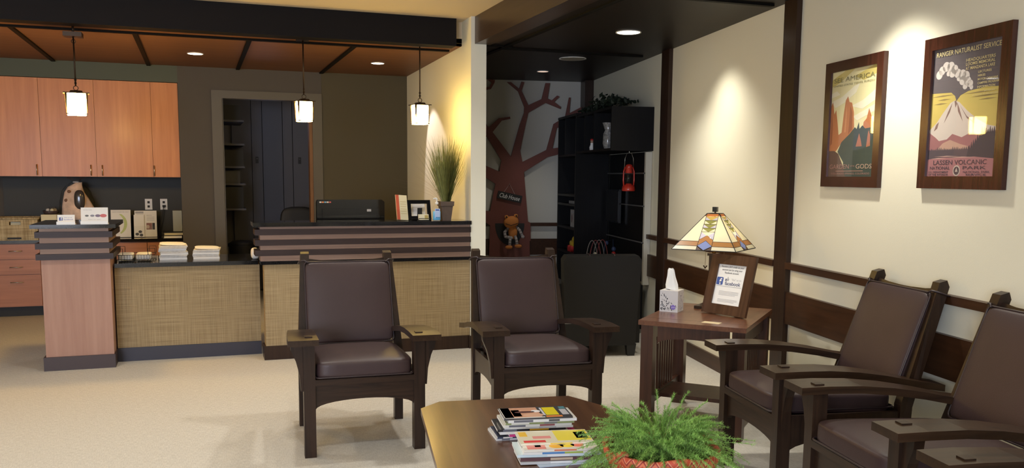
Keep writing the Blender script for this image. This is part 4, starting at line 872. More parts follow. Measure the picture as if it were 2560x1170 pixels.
# lamp
lp = thing('stained_glass_lamp', 'table lamp with a square pyramid stained glass shade on the end table', 'lamp', (2.972, 4.634, TT), R(-51))
MB().box(-.085, .085, -.085, .085, 0, .018).build('base_plate', 'bronze', lp, bevel=.004); MB().lathe([(.085, .018), (.075, .03), (.045, .045), (.032, .05)], 4, off=pi / 4).build('base_step', 'bronze', lp)
box(-.022, .022, -.022, .022, .05, .33).build('column', 'bronze', lp, bevel=.003); box(-.030, .030, -.030, .030, .325, .34).build('column_cap', 'bronze', lp)
MB().tube([(0, 0, .34), (0, 0, .60)], .006, 8).build('harp_rod', 'bronze', lp); box(-.014, .014, -.014, .014, .592, .622).build('finial', 'black', lp, bevel=.002)
MB().lathe([(.012, .34), (.016, .36), (.016, .39), (.010, .40)], 14).build('lamp_socket', 'brass', lp, smooth=True)
for x in (-.045, .07): MB().tube([(x, -.02, .36), (x, -.02, .30 - .05 * (x < 0))], .0013, 5).build('pull_chain', 'brass', lp); 
MB().tube([(-.056, -.02, .262), (-.045, -.02, .245), (-.034, -.02, .262)], .004, 6).build('chain_pull', 'bronze', lp)
Hs, B0, T0, z0 = .213, .197, .038, .368
G = dict(w=shade_glass('white_art_glass', (.92, .90, .76)), a=shade_glass('amber_art_glass', (.62, .36, .13)), o=shade_glass('orange_art_glass', (.72, .36, .12)), g=shade_glass('green_art_glass', (.42, .42, .15)), b=shade_glass('blue_art_glass', (.38, .46, .78)), l=shade_glass('lilac_art_glass', (.72, .72, .85)), d=shade_glass('brown_art_glass', (.22, .14, .10)), y=shade_glass('yellow_art_glass', (.72, .60, .22)))
def face_pt(k_, u, v, off=0.0):   # u -1..1 across at that height, v 0 bottom..1 top
    h = B0 + (T0 - B0) * v; a = k_ * pi / 2; p_ = Vector((u * h, -h, z0 + Hs * v)); nrm = Vector((0, -Hs, B0 - T0)).normalized()
    return Matrix.Rotation(a, 3, 'Z') @ (p_ + nrm * off)
def absu(x, v): return x / (B0 + (T0 - B0) * v)
def gp(poly, m, k_, name='glass_piece'):
    mb = MB(); A = [mb.bm.verts.new(face_pt(k_, u, v, .0015)) for u, v in poly]; B_ = [mb.bm.verts.new(face_pt(k_, u, v, -.0015)) for u, v in poly]
    mb.bm.faces.new(A); mb.bm.faces.new(B_[::-1]); n = len(A)
    for i in range(n): mb.bm.faces.new((A[i], B_[i], B_[(i + 1) % n], A[(i + 1) % n]))
    return mb.build(name, G[m], lp)
def came(k_, pts, r_=.0016):
    MB().tube([face_pt(k_, u, v, .001) for u, v in pts], r_, 5).build('lead_line', 'black_m', lp)
for k_ in range(4):
    c0, c1 = .19, .22        # vertical centre strip, half width in metres at bottom / share of the width at top
    cw = lambda v: (.046 * (1 - v) + .036 * v) / (B0 + (T0 - B0) * v)
    V = [.0, .13, .26, .90]
    for sgn in (-1, 1):
        gp([(sgn, .0), (sgn, .105), (sgn * cw(.105), .105), (sgn * cw(0), 0)], 'w', k_)
        gp([(sgn, .115), (sgn, .235), (sgn * cw(.235), .235), (sgn * cw(.115), .115)], 'a', k_)
        gp([(sgn, .245), (sgn, .93), (sgn * cw(.93), .93), (sgn * cw(.245), .245)], 'w', k_)
        came(k_, [(sgn, .11), (sgn * cw(.11), .11)]); came(k_, [(sgn, .24), (sgn * cw(.24), .24)]); came(k_, [(sgn * cw(0), 0), (sgn * cw(1), 1)])
        gp([(0, .93), (sgn * cw(.93), .93), (sgn, 1), (0, 1)], 'o', k_)
        gp([(0, .40), (sgn * cw(.28), .28), (sgn * cw(.13), .13), (0, .27)], 'a', k_); gp([(sgn * cw(.28), .28), (sgn * cw(.50), .50), (sgn * cw(.40) * .15, .40)], 'l', k_)
        gp([(sgn * cw(0), 0), (sgn * cw(.10), .10), (sgn * cw(.0) * .2, .0)], 'd', k_)
    gp([(0, .01), (cw(.12), .12), (0, .26), (-cw(.12), .12)], 'b', k_)
    for j in range(4):
        v0 = .50 + .105 * j; v1 = v0 + .10
        gp([(-cw(v1), v1), (cw(v1), v1), (0, v0 - .01)], 'gggy'[j], k_)
        for sgn in (-1, 1): gp([(sgn * cw(v0), v0), (sgn * cw(v1), v1 - .008), (sgn * .02, v0)], 'l' if j % 2 else 'w', k_)
        came(k_, [(-cw(v0), v0), (cw(v0), v0)], .0012)
    pass; came(k_, [(-1, 0), (1, 0)], .0028); came(k_, [(-1, 1), (1, 1)], .0025); came(k_, [(1, 0), (1, 1)], .0026); came(k_, [(0, .26), (cw(.12), .12), (0, .0), (-cw(.12), .12), (0, .26)], .0012); came(k_, [(cw(.28), .28), (0, .40), (-cw(.28), .28)], .0012)
tag(MB().tube([ET(.27, .15, .30), ET(.30, .22, .12), ET(.33, .25, .06), ET(.40, .30, .02), W(2.60, 4.86, .012)], .004, 6).build('lamp_cord', 'black_m', smooth=True), 'dark lamp cord hanging behind the end table', 'cord')
MB().blob((0, 0, .43), (.026, .026, .034), 2, 3).build('bulb', plain('lamp_bulb', (1, .9, .7), .4, emit=60, ecol=(1, .80, .50)), lp, smooth=True)
# tissue box
tb = thing('tissue_box', 'cube tissue box with a leafy black and white print and a tissue', 'tissue box', (2.672, 4.606, TT), R(-48))
box(-.056, .056, -.056, .056, 0, .128).build('carton', pl('tissue_carton', (.62, .60, .60)), tb, bevel=.002)
r = random.Random(11); mb = MB(); mb2 = MB()
for i in range(90):
    u = r.uniform(-.048, .048); v = .012 + .10 * r.random() ** 1.7
    if v > .03 + (-.0 - u) * .9 + .05: continue
    s_ = r.uniform(.003, .006); a = r.uniform(.8, 2.2)
    pl_ = [(u + s_ * cos(a), v + s_ * sin(a)), (u - s_ * .5 * sin(a), v + s_ * .5 * cos(a)), (u - s_ * cos(a), v - s_ * sin(a)), (u + s_ * .5 * sin(a), v - s_ * .5 * cos(a))]
    mb.prism(pl_, 'y', -.0568, -.0562)
tag(mb.build('leaf_print', 'ink', tb), kind='stuff')
for i in range(60):
    u = r.uniform(-.048, .048); v = r.uniform(.012, .12); s_ = r.uniform(.003, .005); a = r.uniform(.8, 2.2)
    mb2.prism([(u + s_ * cos(a), v + s_ * sin(a)), (u - s_ * .5 * sin(a), v + s_ * .5 * cos(a)), (u - s_ * cos(a), v - s_ * sin(a)), (u + s_ * .5 * sin(a), v - s_ * .5 * cos(a))], 'x', .0562, .0568)
tag(mb2.build('leaf_print', pl('lilac_print', (.36, .32, .36)), tb), kind='stuff')
MB().prism([(.028 + .016 * cos(a), .03 + .016 * sin(a)) for a in [pi / 6 + pi / 3 * i for i in range(6)]], 'y', -.0578, -.0570).build('purple_hexagon', pl('purple_print', (.22, .15, .50)), tb)
text('tissues', .008, (.028, -.0582, .03), 'paper', tb, w=.022)
mb = MB(); rg = []
for z, a_, b_ in ((.129, .036, .014), (.155, .036, .018), (.20, .024, .014), (.245, .017, .008), (.254, .013, .004)):
    rg.append([mb.bm.verts.new((a_ * cos(t) + .004 * sin(3 * t) - (z - .129) * .08, b_ * sin(t) + .004 * cos(5 * t), z + .004 * sin(2 * t))) for t in [2 * pi * i / 20 for i in range(20)]])
for A, B_ in zip(rg, rg[1:]):
    for i in range(20): mb.bm.faces.new((A[i], A[(i + 1) % 20], B_[(i + 1) % 20], B_[i]))
mb.bm.faces.new(rg[-1]); mb.build('tissue', pl('tissue_white', (.9, .9, .88), rough=.8), tb, smooth=True)
tag(box(-.05, .05, -.028, .028, 0, .0015).build('notice_card', pl('kraft_card', (.62, .50, .30))), 'small tan card lying flat at the near edge of the end table', 'card').location = (2.662, 4.148, TT)
bpy.data.objects['notice_card'].rotation_euler = (0, 0, R(-52))
# sign in brown frame
sg = thing('framed_sign', 'brown wooden frame with a white notice about liking the page on facebook', 'picture frame', ((2.814 + 2.910) / 2 + .01, (4.495 + 4.198) / 2, TT + .004), R(-72.2))
LN = R(15); Ws, Hs_ = .318, .353
fr_ = thing('tmp', 'x', 'x'); bpy.data.objects.remove(fr_)
frame_parts(sg, Ws, Hs_, .058, .018, 'frame_b', LN)
s_ = box(-.106, .106, -.008, -.004, .052, .302).build('notice_sheet', 'paper', sg); s_.rotation_euler = (-LN, 0, 0)
bd = box(-.14, .14, -.004, .004, .03, .32).build('backing_board', 'black_m', sg); bd.rotation_euler = (-LN, 0, 0)
es = MB().prism([(-.035, 0), (.035, 0), (.02, .23), (-.02, .23)], 'y', 0, .004).build('easel_leg', 'black_m', sg); es.location = (0, .135, -.002); es.rotation_euler = (R(11), 0, 0)
Y_ = -.0085
text('Receive a $10 credit on your', .015, (0, Y_, .283), 'ink', s_, w=.160, bold=.0002); text('account just by using your', .015, (0, Y_, .265), 'ink', s_, w=.145, bold=.0002); text('Facebook account', .015, (0, Y_, .247), 'ink', s_, w=.10, bold=.0002)
rr_ = [( -.078 + .022 * sx + .005 * (1 if 0 else 0), 0) for sx in (0,)]
def rrect(cx, cz, w_, h_, q): return [(cx + sx * (w_ / 2 - q) + q * cos(a), cz + sy * (h_ / 2 - q) + q * sin(a)) for sx, sy, a0 in ((1, 1, 0), (-1, 1, 90), (-1, -1, 180), (1, -1, 270)) for a in [R(a0 + 30 * i) for i in range(4)]]
flat(rrect(-.074, .196, .046, .046, .006), Y_ + .0002, 'blue', s_, 'logo_square'); text('f', .05, (-.070, Y_ - .0003, .192), 'paper', s_, bold=.0015)
text('facebook', .030, (.021, Y_, .184), pl('slate_ink', (.08, .10, .20)), s_, w=.112, bold=.0006); text('"like" us on', .016, (.042, Y_, .209), 'grey_ink', s_, w=.070)
flat([(-.036, .198), (-.028, .198), (-.028, .212), (-.036, .212)], Y_, M['slate_ink'], s_, 'thumb_cuff'); flat([(-.026, .200), (-.012, .200), (-.010, .212), (-.016, .214), (-.018, .224), (-.022, .224), (-.022, .214), (-.026, .211)], Y_, 'grey_ink', s_, 'thumbs_up')
flat([(-.090, .166), (.085, .166), (.085, .168), (-.090, .168)], Y_, 'grey_ink', s_, 'text_line')
for z in (.136, .129, .122, .115, .089, .082, .075): flat([(-.065, z), (.075 - .02 * (z in (.115, .075)), z), (.075 - .02 * (z in (.115, .075)), z + .0018), (-.065, z + .0018)], Y_, 'grey_ink', s_, 'text_line')

# ================================================================== COFFEE TABLE
CT = .44
ct = thing('coffee_table', 'dark oak coffee table with clipped corners in front of the armchairs', 'table', W(.657, 3.06), TW)
hw, hl = .397, .75
oc = [(-hw, -hl + .12), (-hw + .09, -hl), (hw - .11, -hl), (hw, -hl + .12), (hw, hl - .20), (hw - .115, hl), (-hw + .09, hl - .02), (-hw, hl - .125)]
MB().prism(oc, 'z', CT - .028, CT).build('table_top', 'coffee', ct, bevel=.004)
for sx in (-1, 1):
    for sy in (-1, 1): box(sx * .30 - .032, sx * .30 + .032, sy * .56 - .032, sy * .56 + .032, 0, CT - .028).build('leg', 'oak', ct, bevel=.003)
    box(sx * .30 - .011, sx * .30 + .011, -.53, .53, .335, CT - .028).build('side_apron', 'oak', ct)
for sy in (-1, 1): box(-.27, .27, sy * .56 - .011, sy * .56 + .011, .335, CT - .028).build('end_apron', 'oak', ct)
box(-.29, .29, -.50, .50, .11, .13).build('lower_shelf', 'oak', ct, bevel=.002)
def CTp(s, t, z=CT): return W(s, t, z)
# magazines
r = random.Random(21)
def magazine(lab, s, t, z, rz, wd, hg, th, cover, extra, grp):
    o = thing('magazine', lab, 'magazine', CTp(s, t, z), TW + rz, grp)
    box(-wd / 2, wd / 2, -hg / 2 + .001, hg / 2, .0008, th - .0008).build('pages', 'paper', o)
    MB().box(-wd / 2 - .0005, wd / 2 + .0005, -hg / 2, hg / 2 + .0005, th - .0008, th).box(-wd / 2 - .0005, wd / 2 + .0005, -hg / 2, hg / 2 + .0005, 0, .0008).box(-wd / 2 - .0005, wd / 2 + .0005, -hg / 2 - .0006, -hg / 2 + .0006, 0, th).build('cover', pl('cover_' + cover[0], cover[1], rough=.2, coat=.3), o)
    for nm, (x0, x1, y0, y1), c, shape in extra:
        m_ = pl('print_%s' % nm, c, rough=.25)
        if shape == 'b': box(x0 * wd, x1 * wd, y0 * hg, y1 * hg, th, th + .0003).build('cover_picture', m_, o)
        elif shape == 's': box(x0 * wd, x1 * wd, -hg / 2 - .0011, -hg / 2 - .0005, th * .15, th * .85).build('spine_print', m_, o)
        elif shape == 'e': MB().prism([((x0 + x1) / 2 * wd + (x1 - x0) / 2 * wd * cos(a), (y0 + y1) / 2 * hg + (y1 - y0) / 2 * hg * sin(a)) for a in [2 * pi * i / 18 for i in range(18)]], 'z', th, th + .0005).build('cover_picture', m_, o)
        else: text(nm, (y1 - y0) * hg, ((x0 + x1) / 2 * wd, (y0 + y1) / 2 * hg, th + .0006), m_, o, w=(x1 - x0) * wd, rot=(0, 0, 0))
    return o
specs1 = [('grey', (.55, .55, .55)), ('navy', (.05, .06, .10)), ('magenta', (.62, .06, .22)), ('white', (.75, .74, .72)), ('black', (.03, .03, .035)), ('pearl', (.66, .66, .64)), ('cream', (.72, .70, .62)), ('olive', (.28, .32, .14)), ('snow', (.78, .77, .75)), ('char', (.06, .06, .07))]
labs1 = ['bottom magazine of the far pile, pale grey', 'navy spined magazine low in the far pile', 'magazine with a magenta spine in the far pile', 'white magazine above the magenta one in the far pile', 'black covered magazine in the middle of the far pile', 'pearl grey magazine above the black one in the far pile', 'cream magazine under the olive spined one, far pile', 'olive spined magazine, third from the top of the far pile', 'white magazine directly under the top one of the far pile', 'top magazine of the far pile with tan pictures and a yellow block']
z = CT
offs1 = [(-.034, .040, .07), (-.028, .034, .05), (.016, .028, .06), (-.018, .026, .03), (-.026, .020, .0), (.002, .014, -.02), (-.006, .010, .01), (.004, .006, -.01), (.012, .002, .0), (-.004, .0, .0)]
sp_c = ((.7, .7, .7), (.5, .3, .1), (.8, .3, .1), (.1, .1, .1), (.8, .45, .05), (.5, .5, .5), (.3, .1, .1), (.2, .2, .2), (.1, .1, .1), (.75, .3, .1))
for i, (sp, lb) in enumerate(zip(specs1, labs1)):
    th = (.008, .007, .009, .011, .009, .008, .010, .008, .011, .007)[i]; dx, dt, rz = offs1[i]
    ex = [('spine_%d' % i, (-.15 + .03 * i, .25, 0, 0), sp_c[i], 's'), ('spine_b%d' % i, (-.42, -.30 + .02 * i, 0, 0), (.75, .72, .65) if i % 2 else (.15, .15, .18), 's')]
    if i == 9: ex = [('tan', (-.48, .06, -.44, .46), (.60, .33, .22), 'b'), ('brown', (-.30, .0, -.05, .12), (.10, .04, .04), 'e'), ('skin', (-.2, .1, -.42, -.1), (.68, .42, .30), 'e'), ('redm', (-.34, -.22, -.35, .25), (.65, .05, .05), 'b'), ('whl', (-.49, -.35, -.46, .46), (.8, .78, .74), 'b'), ('ylw', (.14, .33, -.30, .42), (.72, .62, .02), 'b'), ('lav', (.10, .13, -.3, .4), (.6, .62, .72), 'b'), ('whitee', (-.05, .09, -.02, .2), (.8, .8, .85), 'e'), ('teal', (.40, .49, .25, .46), (.1, .25, .3), 'b'), ('orng', (.12, .36, -.49, -.36), (.75, .25, .06), 'b'), ('wht', (-.48, .1, -.5, -.44), (.8, .8, .78), 'b'), ('gry', (.38, .48, -.3, .2), (.5, .5, .55), 'b')]
    magazine(lb, .667 + dx, 3.220 + dt, z, rz, .262, .150, th, sp, ex, 'magazines piled on the coffee table'); z += th + .0006
specs2 = [('sky', (.45, .55, .68)), ('silver', (.50, .51, .52)), ('maroon', (.12, .06, .07)), ('ice', (.62, .74, .78)), ('linen', (.75, .74, .72)), ('citrus', (.80, .76, .68)), ('lemon', (.80, .76, .60))]
labs2 = ['pale blue leaflet sticking out under the near pile of magazines', 'silver magazine near the bottom of the near pile', 'maroon spined magazine in the near pile', 'ice blue magazine under the colourful covers, near pile', 'white magazine with a blue and green spine, near pile', 'white cover with red lettering and orange fruit, near pile', 'topmost white and yellow magazine of the near pile, with red print']
z = CT
for i, (sp, lb) in enumerate(zip(specs2, labs2)):
    th = (.003, .009, .012, .010, .009, .007, .007)[i]
    dx, dt, rz = ((.040, -.016, .10), (-.012, -.004, -.02), (-.010, .0, -.04), (-.020, .004, -.05), (.0, -.002, -.04), (.004, .0, -.05), (.0, .052, -.03))[i]
    ex = [('nspine_%d' % i, (-.1, .2, 0, 0), ((.6, .7, .8), (.7, .7, .7), (.5, .4, .3), (.8, .8, .8), (0, 0, 0), (.7, .2, .1), (.8, .6, .1))[i], 's')]
    if i == 4: ex = [('blues', (-.25, .05, 0, 0), (.08, .22, .5), 's'), ('greens', (.05, .3, 0, 0), (.35, .45, .1), 's')]
    if i == 5: ex += [('salmon', (-.45, -.2, -.45, .0), (.75, .25, .22), 'b'), ('scarlet', (-.34, -.26, -.3, .45), (.65, .05, .04), 'b'), ('fruit1', (-.15, .05, -.42, -.1), (.85, .45, .05), 'e'), ('fruit2', (.0, .2, -.38, -.05), (.85, .65, .05), 'e'), ('fruit3', (.15, .33, -.35, .0), (.78, .15, .08), 'e'), ('leafg', (-.05, .1, -.2, .0), (.35, .45, .1), 'e')]
    if i == 6: ex += [('redt', (-.45, -.15, -.44, -.28), (.70, .06, .06), 'b'), ('ylw2', (.02, .49, -.35, .46), (.82, .70, .08), 'b'), ('redu', (-.47, -.36, .05, .42), (.8, .50, .05), 'b'), ('pinkt', (-.30, -.05, -.15, .05), (.75, .30, .28), 'b'), ('whts', (.30, .46, -.2, .3), (.8, .78, .74), 'b')]
    magazine(lb, .690 + dx, 2.955 + dt, z, rz, .262, .150, th, sp, ex, 'magazines piled on the coffee table'); z += th + .0006
# potted asparagus fern in a chevron cloth covered basket
fp = thing('fern_basket', 'feathery green asparagus fern in a basket wrapped with red chevron cloth', 'plant', CTp(.955, 2.62), TW)
mb = MB(); n = 48; rg = []
pr_ = [(.13, 0), (.150, .04), (.178, .09), (.190, .120), (.186, .136), (.172, .136), (.160, .11), (.15, .06)]
for j, (r_, z) in enumerate(pr_): rg.append([mb.bm.verts.new(((r_ + .003 * sin(9 * a + j)) * cos(a), (r_ + .003 * sin(9 * a + j)) * sin(a), max(0, z + (.006 * sin(3 * a) + .004 * sin(7 * a)) * (z > .07)))) for a in [2 * pi * i / n for i in range(n)]])
for A, B_ in zip(rg, rg[1:]):
    for i in range(n): mb.bm.faces.new((A[i], A[(i + 1) % n], B_[(i + 1) % n], B_[i]))
mb.bm.faces.new(rg[0][::-1])
chev, t_, b_ = nt('chevron_cloth'); tc = t_.nodes.new('ShaderNodeTexCoord'); sx_ = t_.nodes.new('ShaderNodeSeparateXYZ'); t_.links.new(tc.outputs['Object'], sx_.inputs[0])
def mth(op, a, b=None):
    m_ = t_.nodes.new('ShaderNodeMath'); m_.operation = op
    for i, v in enumerate((a, b)):
        if v is None: continue
        if isinstance(v, (int, float)): m_.inputs[i].default_value = v
        else: t_.links.new(v, m_.inputs[i])
    return m_.outputs[0]
ang = mth('ARCTAN2', sx_.outputs[1], sx_.outputs[0]); zz = mth('PINGPONG', mth('MULTIPLY', ang, 5.0), .5); ph = mth('FRACT', mth('ADD', mth('MULTIPLY', sx_.outputs[2], 28), mth('MULTIPLY', zz, 1.3)))
rp = t_.nodes.new('ShaderNodeValToRGB'); rp.color_ramp.interpolation = 'CONSTANT'; e = rp.color_ramp.elements; e[0].color = (.48, .065, .03, 1); e[1].position = .42; e[1].color = (.58, .14, .06, 1); x_ = e.new(.68); x_.color = (.30, .03, .03, 1); x_ = e.new(.86); x_.color = (.62, .24, .12, 1)
t_.links.new(ph, rp.inputs[0]); t_.links.new(rp.outputs[0], b_.inputs['Base Color']); b_.inputs['Roughness'].default_value = .6
mb.build('chevron_wrap', chev, fp, smooth=True)
MB().lathe([(.001, .106), (.156, .106)], 24, cap=False).build('soil', plain('soil', (.03, .02, .015), .95), fp)
for a in (.4, 1.9, 2.6, 3.6): MB().blob((.17 * cos(a), .17 * sin(a), .131), (.022, .016, .014), 2.3, 2).build('cloth_pleat', chev, fp, smooth=True)
r = random.Random(8); stems = MB(); nd = MB()
for i in range(430):
    a = r.uniform(0, 2 * pi); el = r.random(); rad = .10 + .17 * r.random() ** .7; hh = .04 + .085 * (1 - (rad - .11) / .2) * r.random() + .02
    if i % 24 == 0: hh += .07; rad *= .75
    base = Vector((.09 * r.random() * cos(a), .09 * r.random() * sin(a), .118)); tip = Vector((rad * cos(a) * 1.12, rad * sin(a), .105 + hh - .16 * (rad > .185) * r.random())); tip.z = max(tip.z, .03); mid = (base + tip) / 2 + Vector((0, 0, .035 + .03 * r.random()))
    P_ = []
    for j in range(13):
        f = j / 12; P_.append(base * (1 - f) ** 2 + mid * 2 * f * (1 - f) + tip * f * f)
    stems.tube(P_, .0009, 3)
    for j in range(3, 13):
        d = (P_[j] - P_[j - 1]).normalized(); ln_ = .0165 * (1 - .5 * abs(j - 7) / 7)
        for q in range(19):
            v = Vector((r.gauss(0, 1), r.gauss(0, 1), r.gauss(0, .7))); v = (v - d * v.dot(d)); v = (v.normalized() * .85 + d * .6) * ln_ * r.uniform(.6, 1.2)
            w_ = v.cross(Vector((r.random(), r.random(), 1))).normalized() * .0007; c = P_[j] + d * r.uniform(-.006, .006)
            e_ = c + v; e_.z = max(e_.z, .003); nd.bm.faces.new([nd.bm.verts.new(c - w_), nd.bm.verts.new(c + w_), nd.bm.verts.new(e_)])
tag(stems.build('fern_stems', 'fern_d', fp), kind='stuff'); tag(nd.build('fern_needles', 'fern', fp), kind='stuff')

# ================================================================== POSTERS ON THE RIGHT WALL
def poster(lab, t, z0, w_, h_, fw):
    o = thing('framed_poster', lab, 'picture', W(SW - .002, t, z0), TA)
    frame_parts(o, w_, h_, fw, .024, 'frame', bevel=.002)
    box(-w_ / 2 + .01, w_ / 2 - .01, -.008, -.002, .01, h_ - .01).build('backing_board', 'black_m', o)
    return o
def poly(o, pts, i, m, name='print_shape'):
    return MB().prism(pts, 'y', -.0105 - .00025 * i, -.0085).build(name, m, o)
P = lambda n, c: pl('ink_' + n, c, rough=.6)
# small one: sandstone spires
w1, h1 = .557, .684
o = poster('smaller framed poster of orange rock spires under a yellow sky', 4.398, 1.388, w1, h1, .056)
X0, X1, Z0, Z1 = -.2, .2, .058, .632
X0, X1 = -w1 / 2 + .055, w1 / 2 - .055; Z0, Z1 = .055, h1 - .055
def A(pts): return [(X0 + (X1 - X0) * u, Z0 + (Z1 - Z0) * v) for u, v in pts]
poly(o, A([(0, 0), (1, 0), (1, 1), (0, 1)]), 0, P('pale_sky', (.78, .72, .42)), 'sky_print')
for i, pts in enumerate(([(0, .93), (.3, 1), (.5, 1), (.2, .90), (0, .86)], [(.5, .93), (.9, 1), (1, 1), (1, .93), (.7, .88)])): poly(o, A(pts), 1, P('ochre_sky', (.62, .52, .17)), 'sky_band')
for pts in ([(0, .72), (.25, .76), (.5, .84), (.62, .86), (.55, .78), (.3, .70), (.1, .66)], [(.45, .66), (.7, .70), (1, .80), (1, .70), (.7, .62)], [(.0, .80), (.12, .82), (.2, .78), (0, .76)], [(.5, .56), (1, .66), (1, .60), (.6, .52)]): poly(o, A(pts), 2, P('cloud', (.84, .80, .62)), 'cloud_print')
poly(o, A([(0, .24), (0, .68), (.04, .72), (.08, .60), (.12, .64), (.17, .50), (.20, .40), (.27, .42), (.30, .60), (.33, .72), (.38, .755), (.41, .70), (.47, .69), (.52, .60), (.54, .46), (.42, .36), (.30, .34), (.18, .26), (.10, .22)]), 3, P('rust_rock', (.50, .19, .08)), 'rock_print')
poly(o, A([(.02, .30), (.03, .60), (.06, .50), (.06, .32)]), 4, P('dark_rust', (.33, .11, .05)), 'rock_shade'); poly(o, A([(.42, .40), (.44, .66), (.49, .60), (.50, .44)]), 4, P('dark_rust', (.33, .11, .05)), 'rock_shade'); poly(o, A([(.33, .42), (.35, .68), (.37, .60), (.36, .42)]), 4, P('light_rust', (.62, .28, .13)), 'rock_light')
poly(o, A([(.72, .40), (.74, .50), (.80, .53), (.84, .62), (.88, .57), (.93, .50), (1, .46), (1, .38)]), 3, P('rust_rock', (.50, .19, .08)), 'rock_print')
poly(o, A([(.20, .24), (.28, .33), (.45, .40), (.56, .46), (.60, .44), (.64, .50), (.66, .44), (.72, .47), (.78, .44), (1, .45), (1, 0), (.35, 0), (.34, .14)]), 5, P('forest', (.055, .075, .065)), 'forest_print')
poly(o, A([(.60, .28), (.66, .40), (.70, .34), (.73, .28)]), 6, P('red_spire', (.42, .16, .09)), 'rock_print'); poly(o, A([(.82, .27), (.85, .42), (.89, .38), (.90, .28)]), 6, P('red_spire', (.42, .16, .09)), 'rock_print')
poly(o, A([(0, 0), (0, .25), (.12, .25), (.22, .22), (.34, .10), (.40, 0)]), 6, P('plum', (.13, .075, .06)), 'foreground_print')
def T(body, u0, u1, v, hgt, col, i=9):
    xc = X0 + (X1 - X0) * (u0 + u1) / 2; return text(body, hgt * (Z1 - Z0) * 1.35, (xc, -.0108 - .00025 * i, Z0 + (Z1 - Z0) * v), P(*col), o, w=(X1 - X0) * (u1 - u0))
T('SEE AMERICA', .05, .93, .915, .045, ('olive', (.22, .20, .09))); T('UNITED STATES TRAVEL BUREAU', .05, .93, .865, .018, ('olive', (.22, .20, .09)))
T('GARDEN', .04, .48, .095, .044, ('rose', (.42, .22, .18))); T('OF THE', .51, .60, .10, .016, ('rose', (.42, .22, .18))); T('GODS', .63, .96, .095, .044, ('tan_txt', (.55, .38, .28)))
poly(o, A([(.18, .052), (.78, .052), (.78, .058), (.18, .058)]), 9, P('rose', (.42, .22, .18)), 'rule_line'); T('COLORADO SPRINGS, COLORADO', .08, .92, .03, .018, ('rose', (.42, .22, .18)))
gl = MB().box(-w1 / 2 + .05, w1 / 2 - .05, -.018, -.016, .05, h1 - .05).build('glass_pane', 'glass', o)
# large one: snowy volcano
w2, h2 = .560, .684
o = poster('larger framed poster of a snowy mountain under a grey and yellow sky', 3.515, 1.391, w2, h2, .056)
X0, X1 = -w2 / 2 + .055, w2 / 2 - .055; Z0, Z1 = .055, h2 - .055
poly(o, A([(0, 0), (1, 0), (1, 1), (0, 1)]), 0, P('mustard', (.60, .47, .13)), 'sky_print')
poly(o, A([(0, .66), (0, 1), (1, 1), (1, .65), (.8, .66), (.55, .645), (.44, .62), (.385, .58), (.36, .62), (.3, .65)]), 1, P('slate', (.125, .105, .115)), 'dark_sky')
for a_, b_, z in ((.0, .35, .63), (.5, .95, .625), (.1, .3, .60), (.6, 1, .595), (.05, .25, .57), (.7, .95, .57)): poly(o, A([(a_, z), ((a_ + b_) / 2, z + .008), (b_, z + .002), ((a_ + b_) / 2, z - .004)]), 2, P('brown_cloud', (.30, .22, .09)), 'cloud_streak')
# cloud of steam: overlapping puffs
cl = [(.10, .80, .05), (.14, .83, .05), (.20, .855, .055), (.27, .85, .055), (.33, .825, .05), (.30, .80, .05), (.38, .79, .05), (.45, .775, .055), (.50, .76, .055), (.46, .73, .05), (.53, .72, .05), (.50, .685, .035), (.57, .70, .04), (.24, .80, .03), (.40, .75, .03), (.59, .67, .025)]
for u, v, q in cl: poly(o, [(X0 + (X1 - X0) * u + (X1 - X0) * q * cos(a), Z0 + (Z1 - Z0) * v + (X1 - X0) * q * .9 * sin(a)) for a in [2 * pi * i / 14 for i in range(14)]], 2, P('steam', (.66, .60, .56)), 'steam_puff')
poly(o, A([(0, .20), (0, .37), (.10, .42), (.20, .50), (.30, .57), (.36, .585), (.43, .57), (.55, .50), (.70, .43), (.85, .38), (1, .36), (1, .2)]), 3, P('snow', (.62, .54, .48)), 'mountain_print')
for pts in ([(.33, .57), (.30, .50), (.22, .42), (.27, .50)], [(.40, .57), (.42, .50), (.50, .42), (.44, .52)], [(.45, .54), (.55, .46), (.68, .40), (.56, .44)], [(.14, .43), (.12, .38), (.07, .36), (.10, .41)], [(.36, .58), (.38, .53), (.40, .56), (.38, .585)]): poly(o, A(pts), 4, P('umber', (.24, .15, .13)), 'rock_shade')
poly(o, A([(0, .18), (0, .35), (.10, .31), (.16, .28), (.28, .29), (.36, .33), (.50, .30), (.62, .33), (.75, .31), (1, .34), (1, .18)]), 5, P('mauve', (.34, .15, .155)), 'slope_print'); poly(o, A([(.12, .20), (.22, .26), (.33, .285), (.48, .25), (.60, .23), (.6, .18), (.12, .18)]), 6, P('dusty', (.50, .31, .24)), 'foothill')
tl = [(0, .13)]; rr2 = random.Random(4)
for i in range(26): tl += [(i / 26 * .66, .215 + rr2.uniform(0, .02)), ((i + .5) / 26 * .66, .205)]
poly(o, A([(0, .13), (0, .21)] + tl[1:] + [(.66, .13)]), 7, P('treeline', (.10, .075, .09)), 'tree_line')
tr2 = []
for i in range(14): u = .62 + .38 * i / 14; tr2 += [(u, .22 + .12 * min(1, i / 6) + rr2.uniform(0, .03)), (u + .013, .20 + .12 * min(1, i / 6))]
poly(o, A([(.58, .12)] + tr2 + [(1, .34), (1, .12)]), 8, P('firs', (.055, .05, .065)), 'fir_trees')
poly(o, A([(0, 0), (0, .135), (.25, .15), (.5, .145), (.7, .15), (1, .13), (1, 0)]), 9, P('rose_base', (.38, .17, .18)), 'caption_ground')
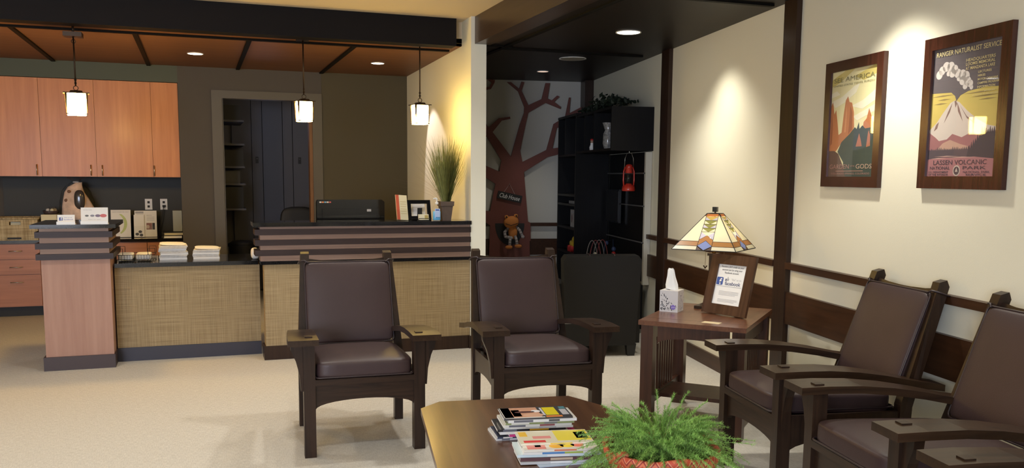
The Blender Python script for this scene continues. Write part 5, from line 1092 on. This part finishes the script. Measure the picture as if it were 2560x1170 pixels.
for a_, b_, z in ((.1, .5, .155), (.3, .75, .145), (.05, .3, .14)): poly(o, A([(a_, z), ((a_ + b_) / 2, z + .007), (b_, z)]), 10, P('blush', (.60, .38, .33)), 'water_glint')
def T(body, u0, u1, v, hgt, col, i=12):
    xc = X0 + (X1 - X0) * (u0 + u1) / 2; return text(body, hgt * (Z1 - Z0) * 1.35, (xc, -.0108 - .00025 * i, Z0 + (Z1 - Z0) * v), P(*col), o, w=(X1 - X0) * (u1 - u0), bold=.0002)
GD = ('gold_txt', (.66, .55, .26))
T('RANGER NATURALIST SERVICE', .05, .97, .955, .038, GD)
T('HEADQUARTERS', .50, .90, .875, .024, GD); T('LOOMIS MEMORIAL', .50, .90, .845, .024, GD); T('AT MANZANITA LAKE', .50, .90, .813, .024, GD)
for j, s_ in enumerate(('LECTURES', 'HIKES', 'MOTOR CARAVANS', 'CAMPFIRE PROGRAMS', 'INFORMATION')): T(s_, .68, (.86, .78, .95, .98, .92)[j], .775 - .028 * j, .017, GD)
T('MUSEUM', .78, .92, .63, .010, GD); T('LATE JUNE TO MID SEPTEMBER', .62, 1.0, .608, .010, GD)
DK = ('dark_txt', (.08, .055, .07))
T('LASSEN VOLCANIC', .10, .88, .108, .038, DK); T('NATIONAL', .05, .36, .066, .026, DK); T('PARK', .55, .88, .066, .026, DK)
T('U.S. DEPARTMENT', .03, .34, .034, .015, DK); T('OF THE INTERIOR', .03, .34, .014, .015, DK); T('NATIONAL PARK', .56, .93, .034, .015, DK); T('SERVICE', .60, .88, .014, .015, DK)
poly(o, [(X0 + (X1 - X0) * .46 + .024 * cos(a), Z0 + (Z1 - Z0) * .045 + .024 * sin(a)) for a in [2 * pi * i / 24 for i in range(24)]], 11, P('seal_ring', (.50, .42, .36)), 'round_seal'); poly(o, [(X0 + (X1 - X0) * .46 + .018 * cos(a), Z0 + (Z1 - Z0) * .045 + .018 * sin(a)) for a in [2 * pi * i / 24 for i in range(24)]], 12, DK and P(*DK), 'round_seal'); poly(o, [(X0 + (X1 - X0) * .46 + .010 * cos(a), Z0 + (Z1 - Z0) * .047 + .012 * sin(a)) for a in [2 * pi * i / 3 + pi / 2 for i in range(3)]], 13, P('seal_ring', (.50, .42, .36)), 'round_seal')
MB().box(-w2 / 2 + .05, w2 / 2 - .05, -.018, -.016, .05, h2 - .05).build('glass_pane', 'glass', o)
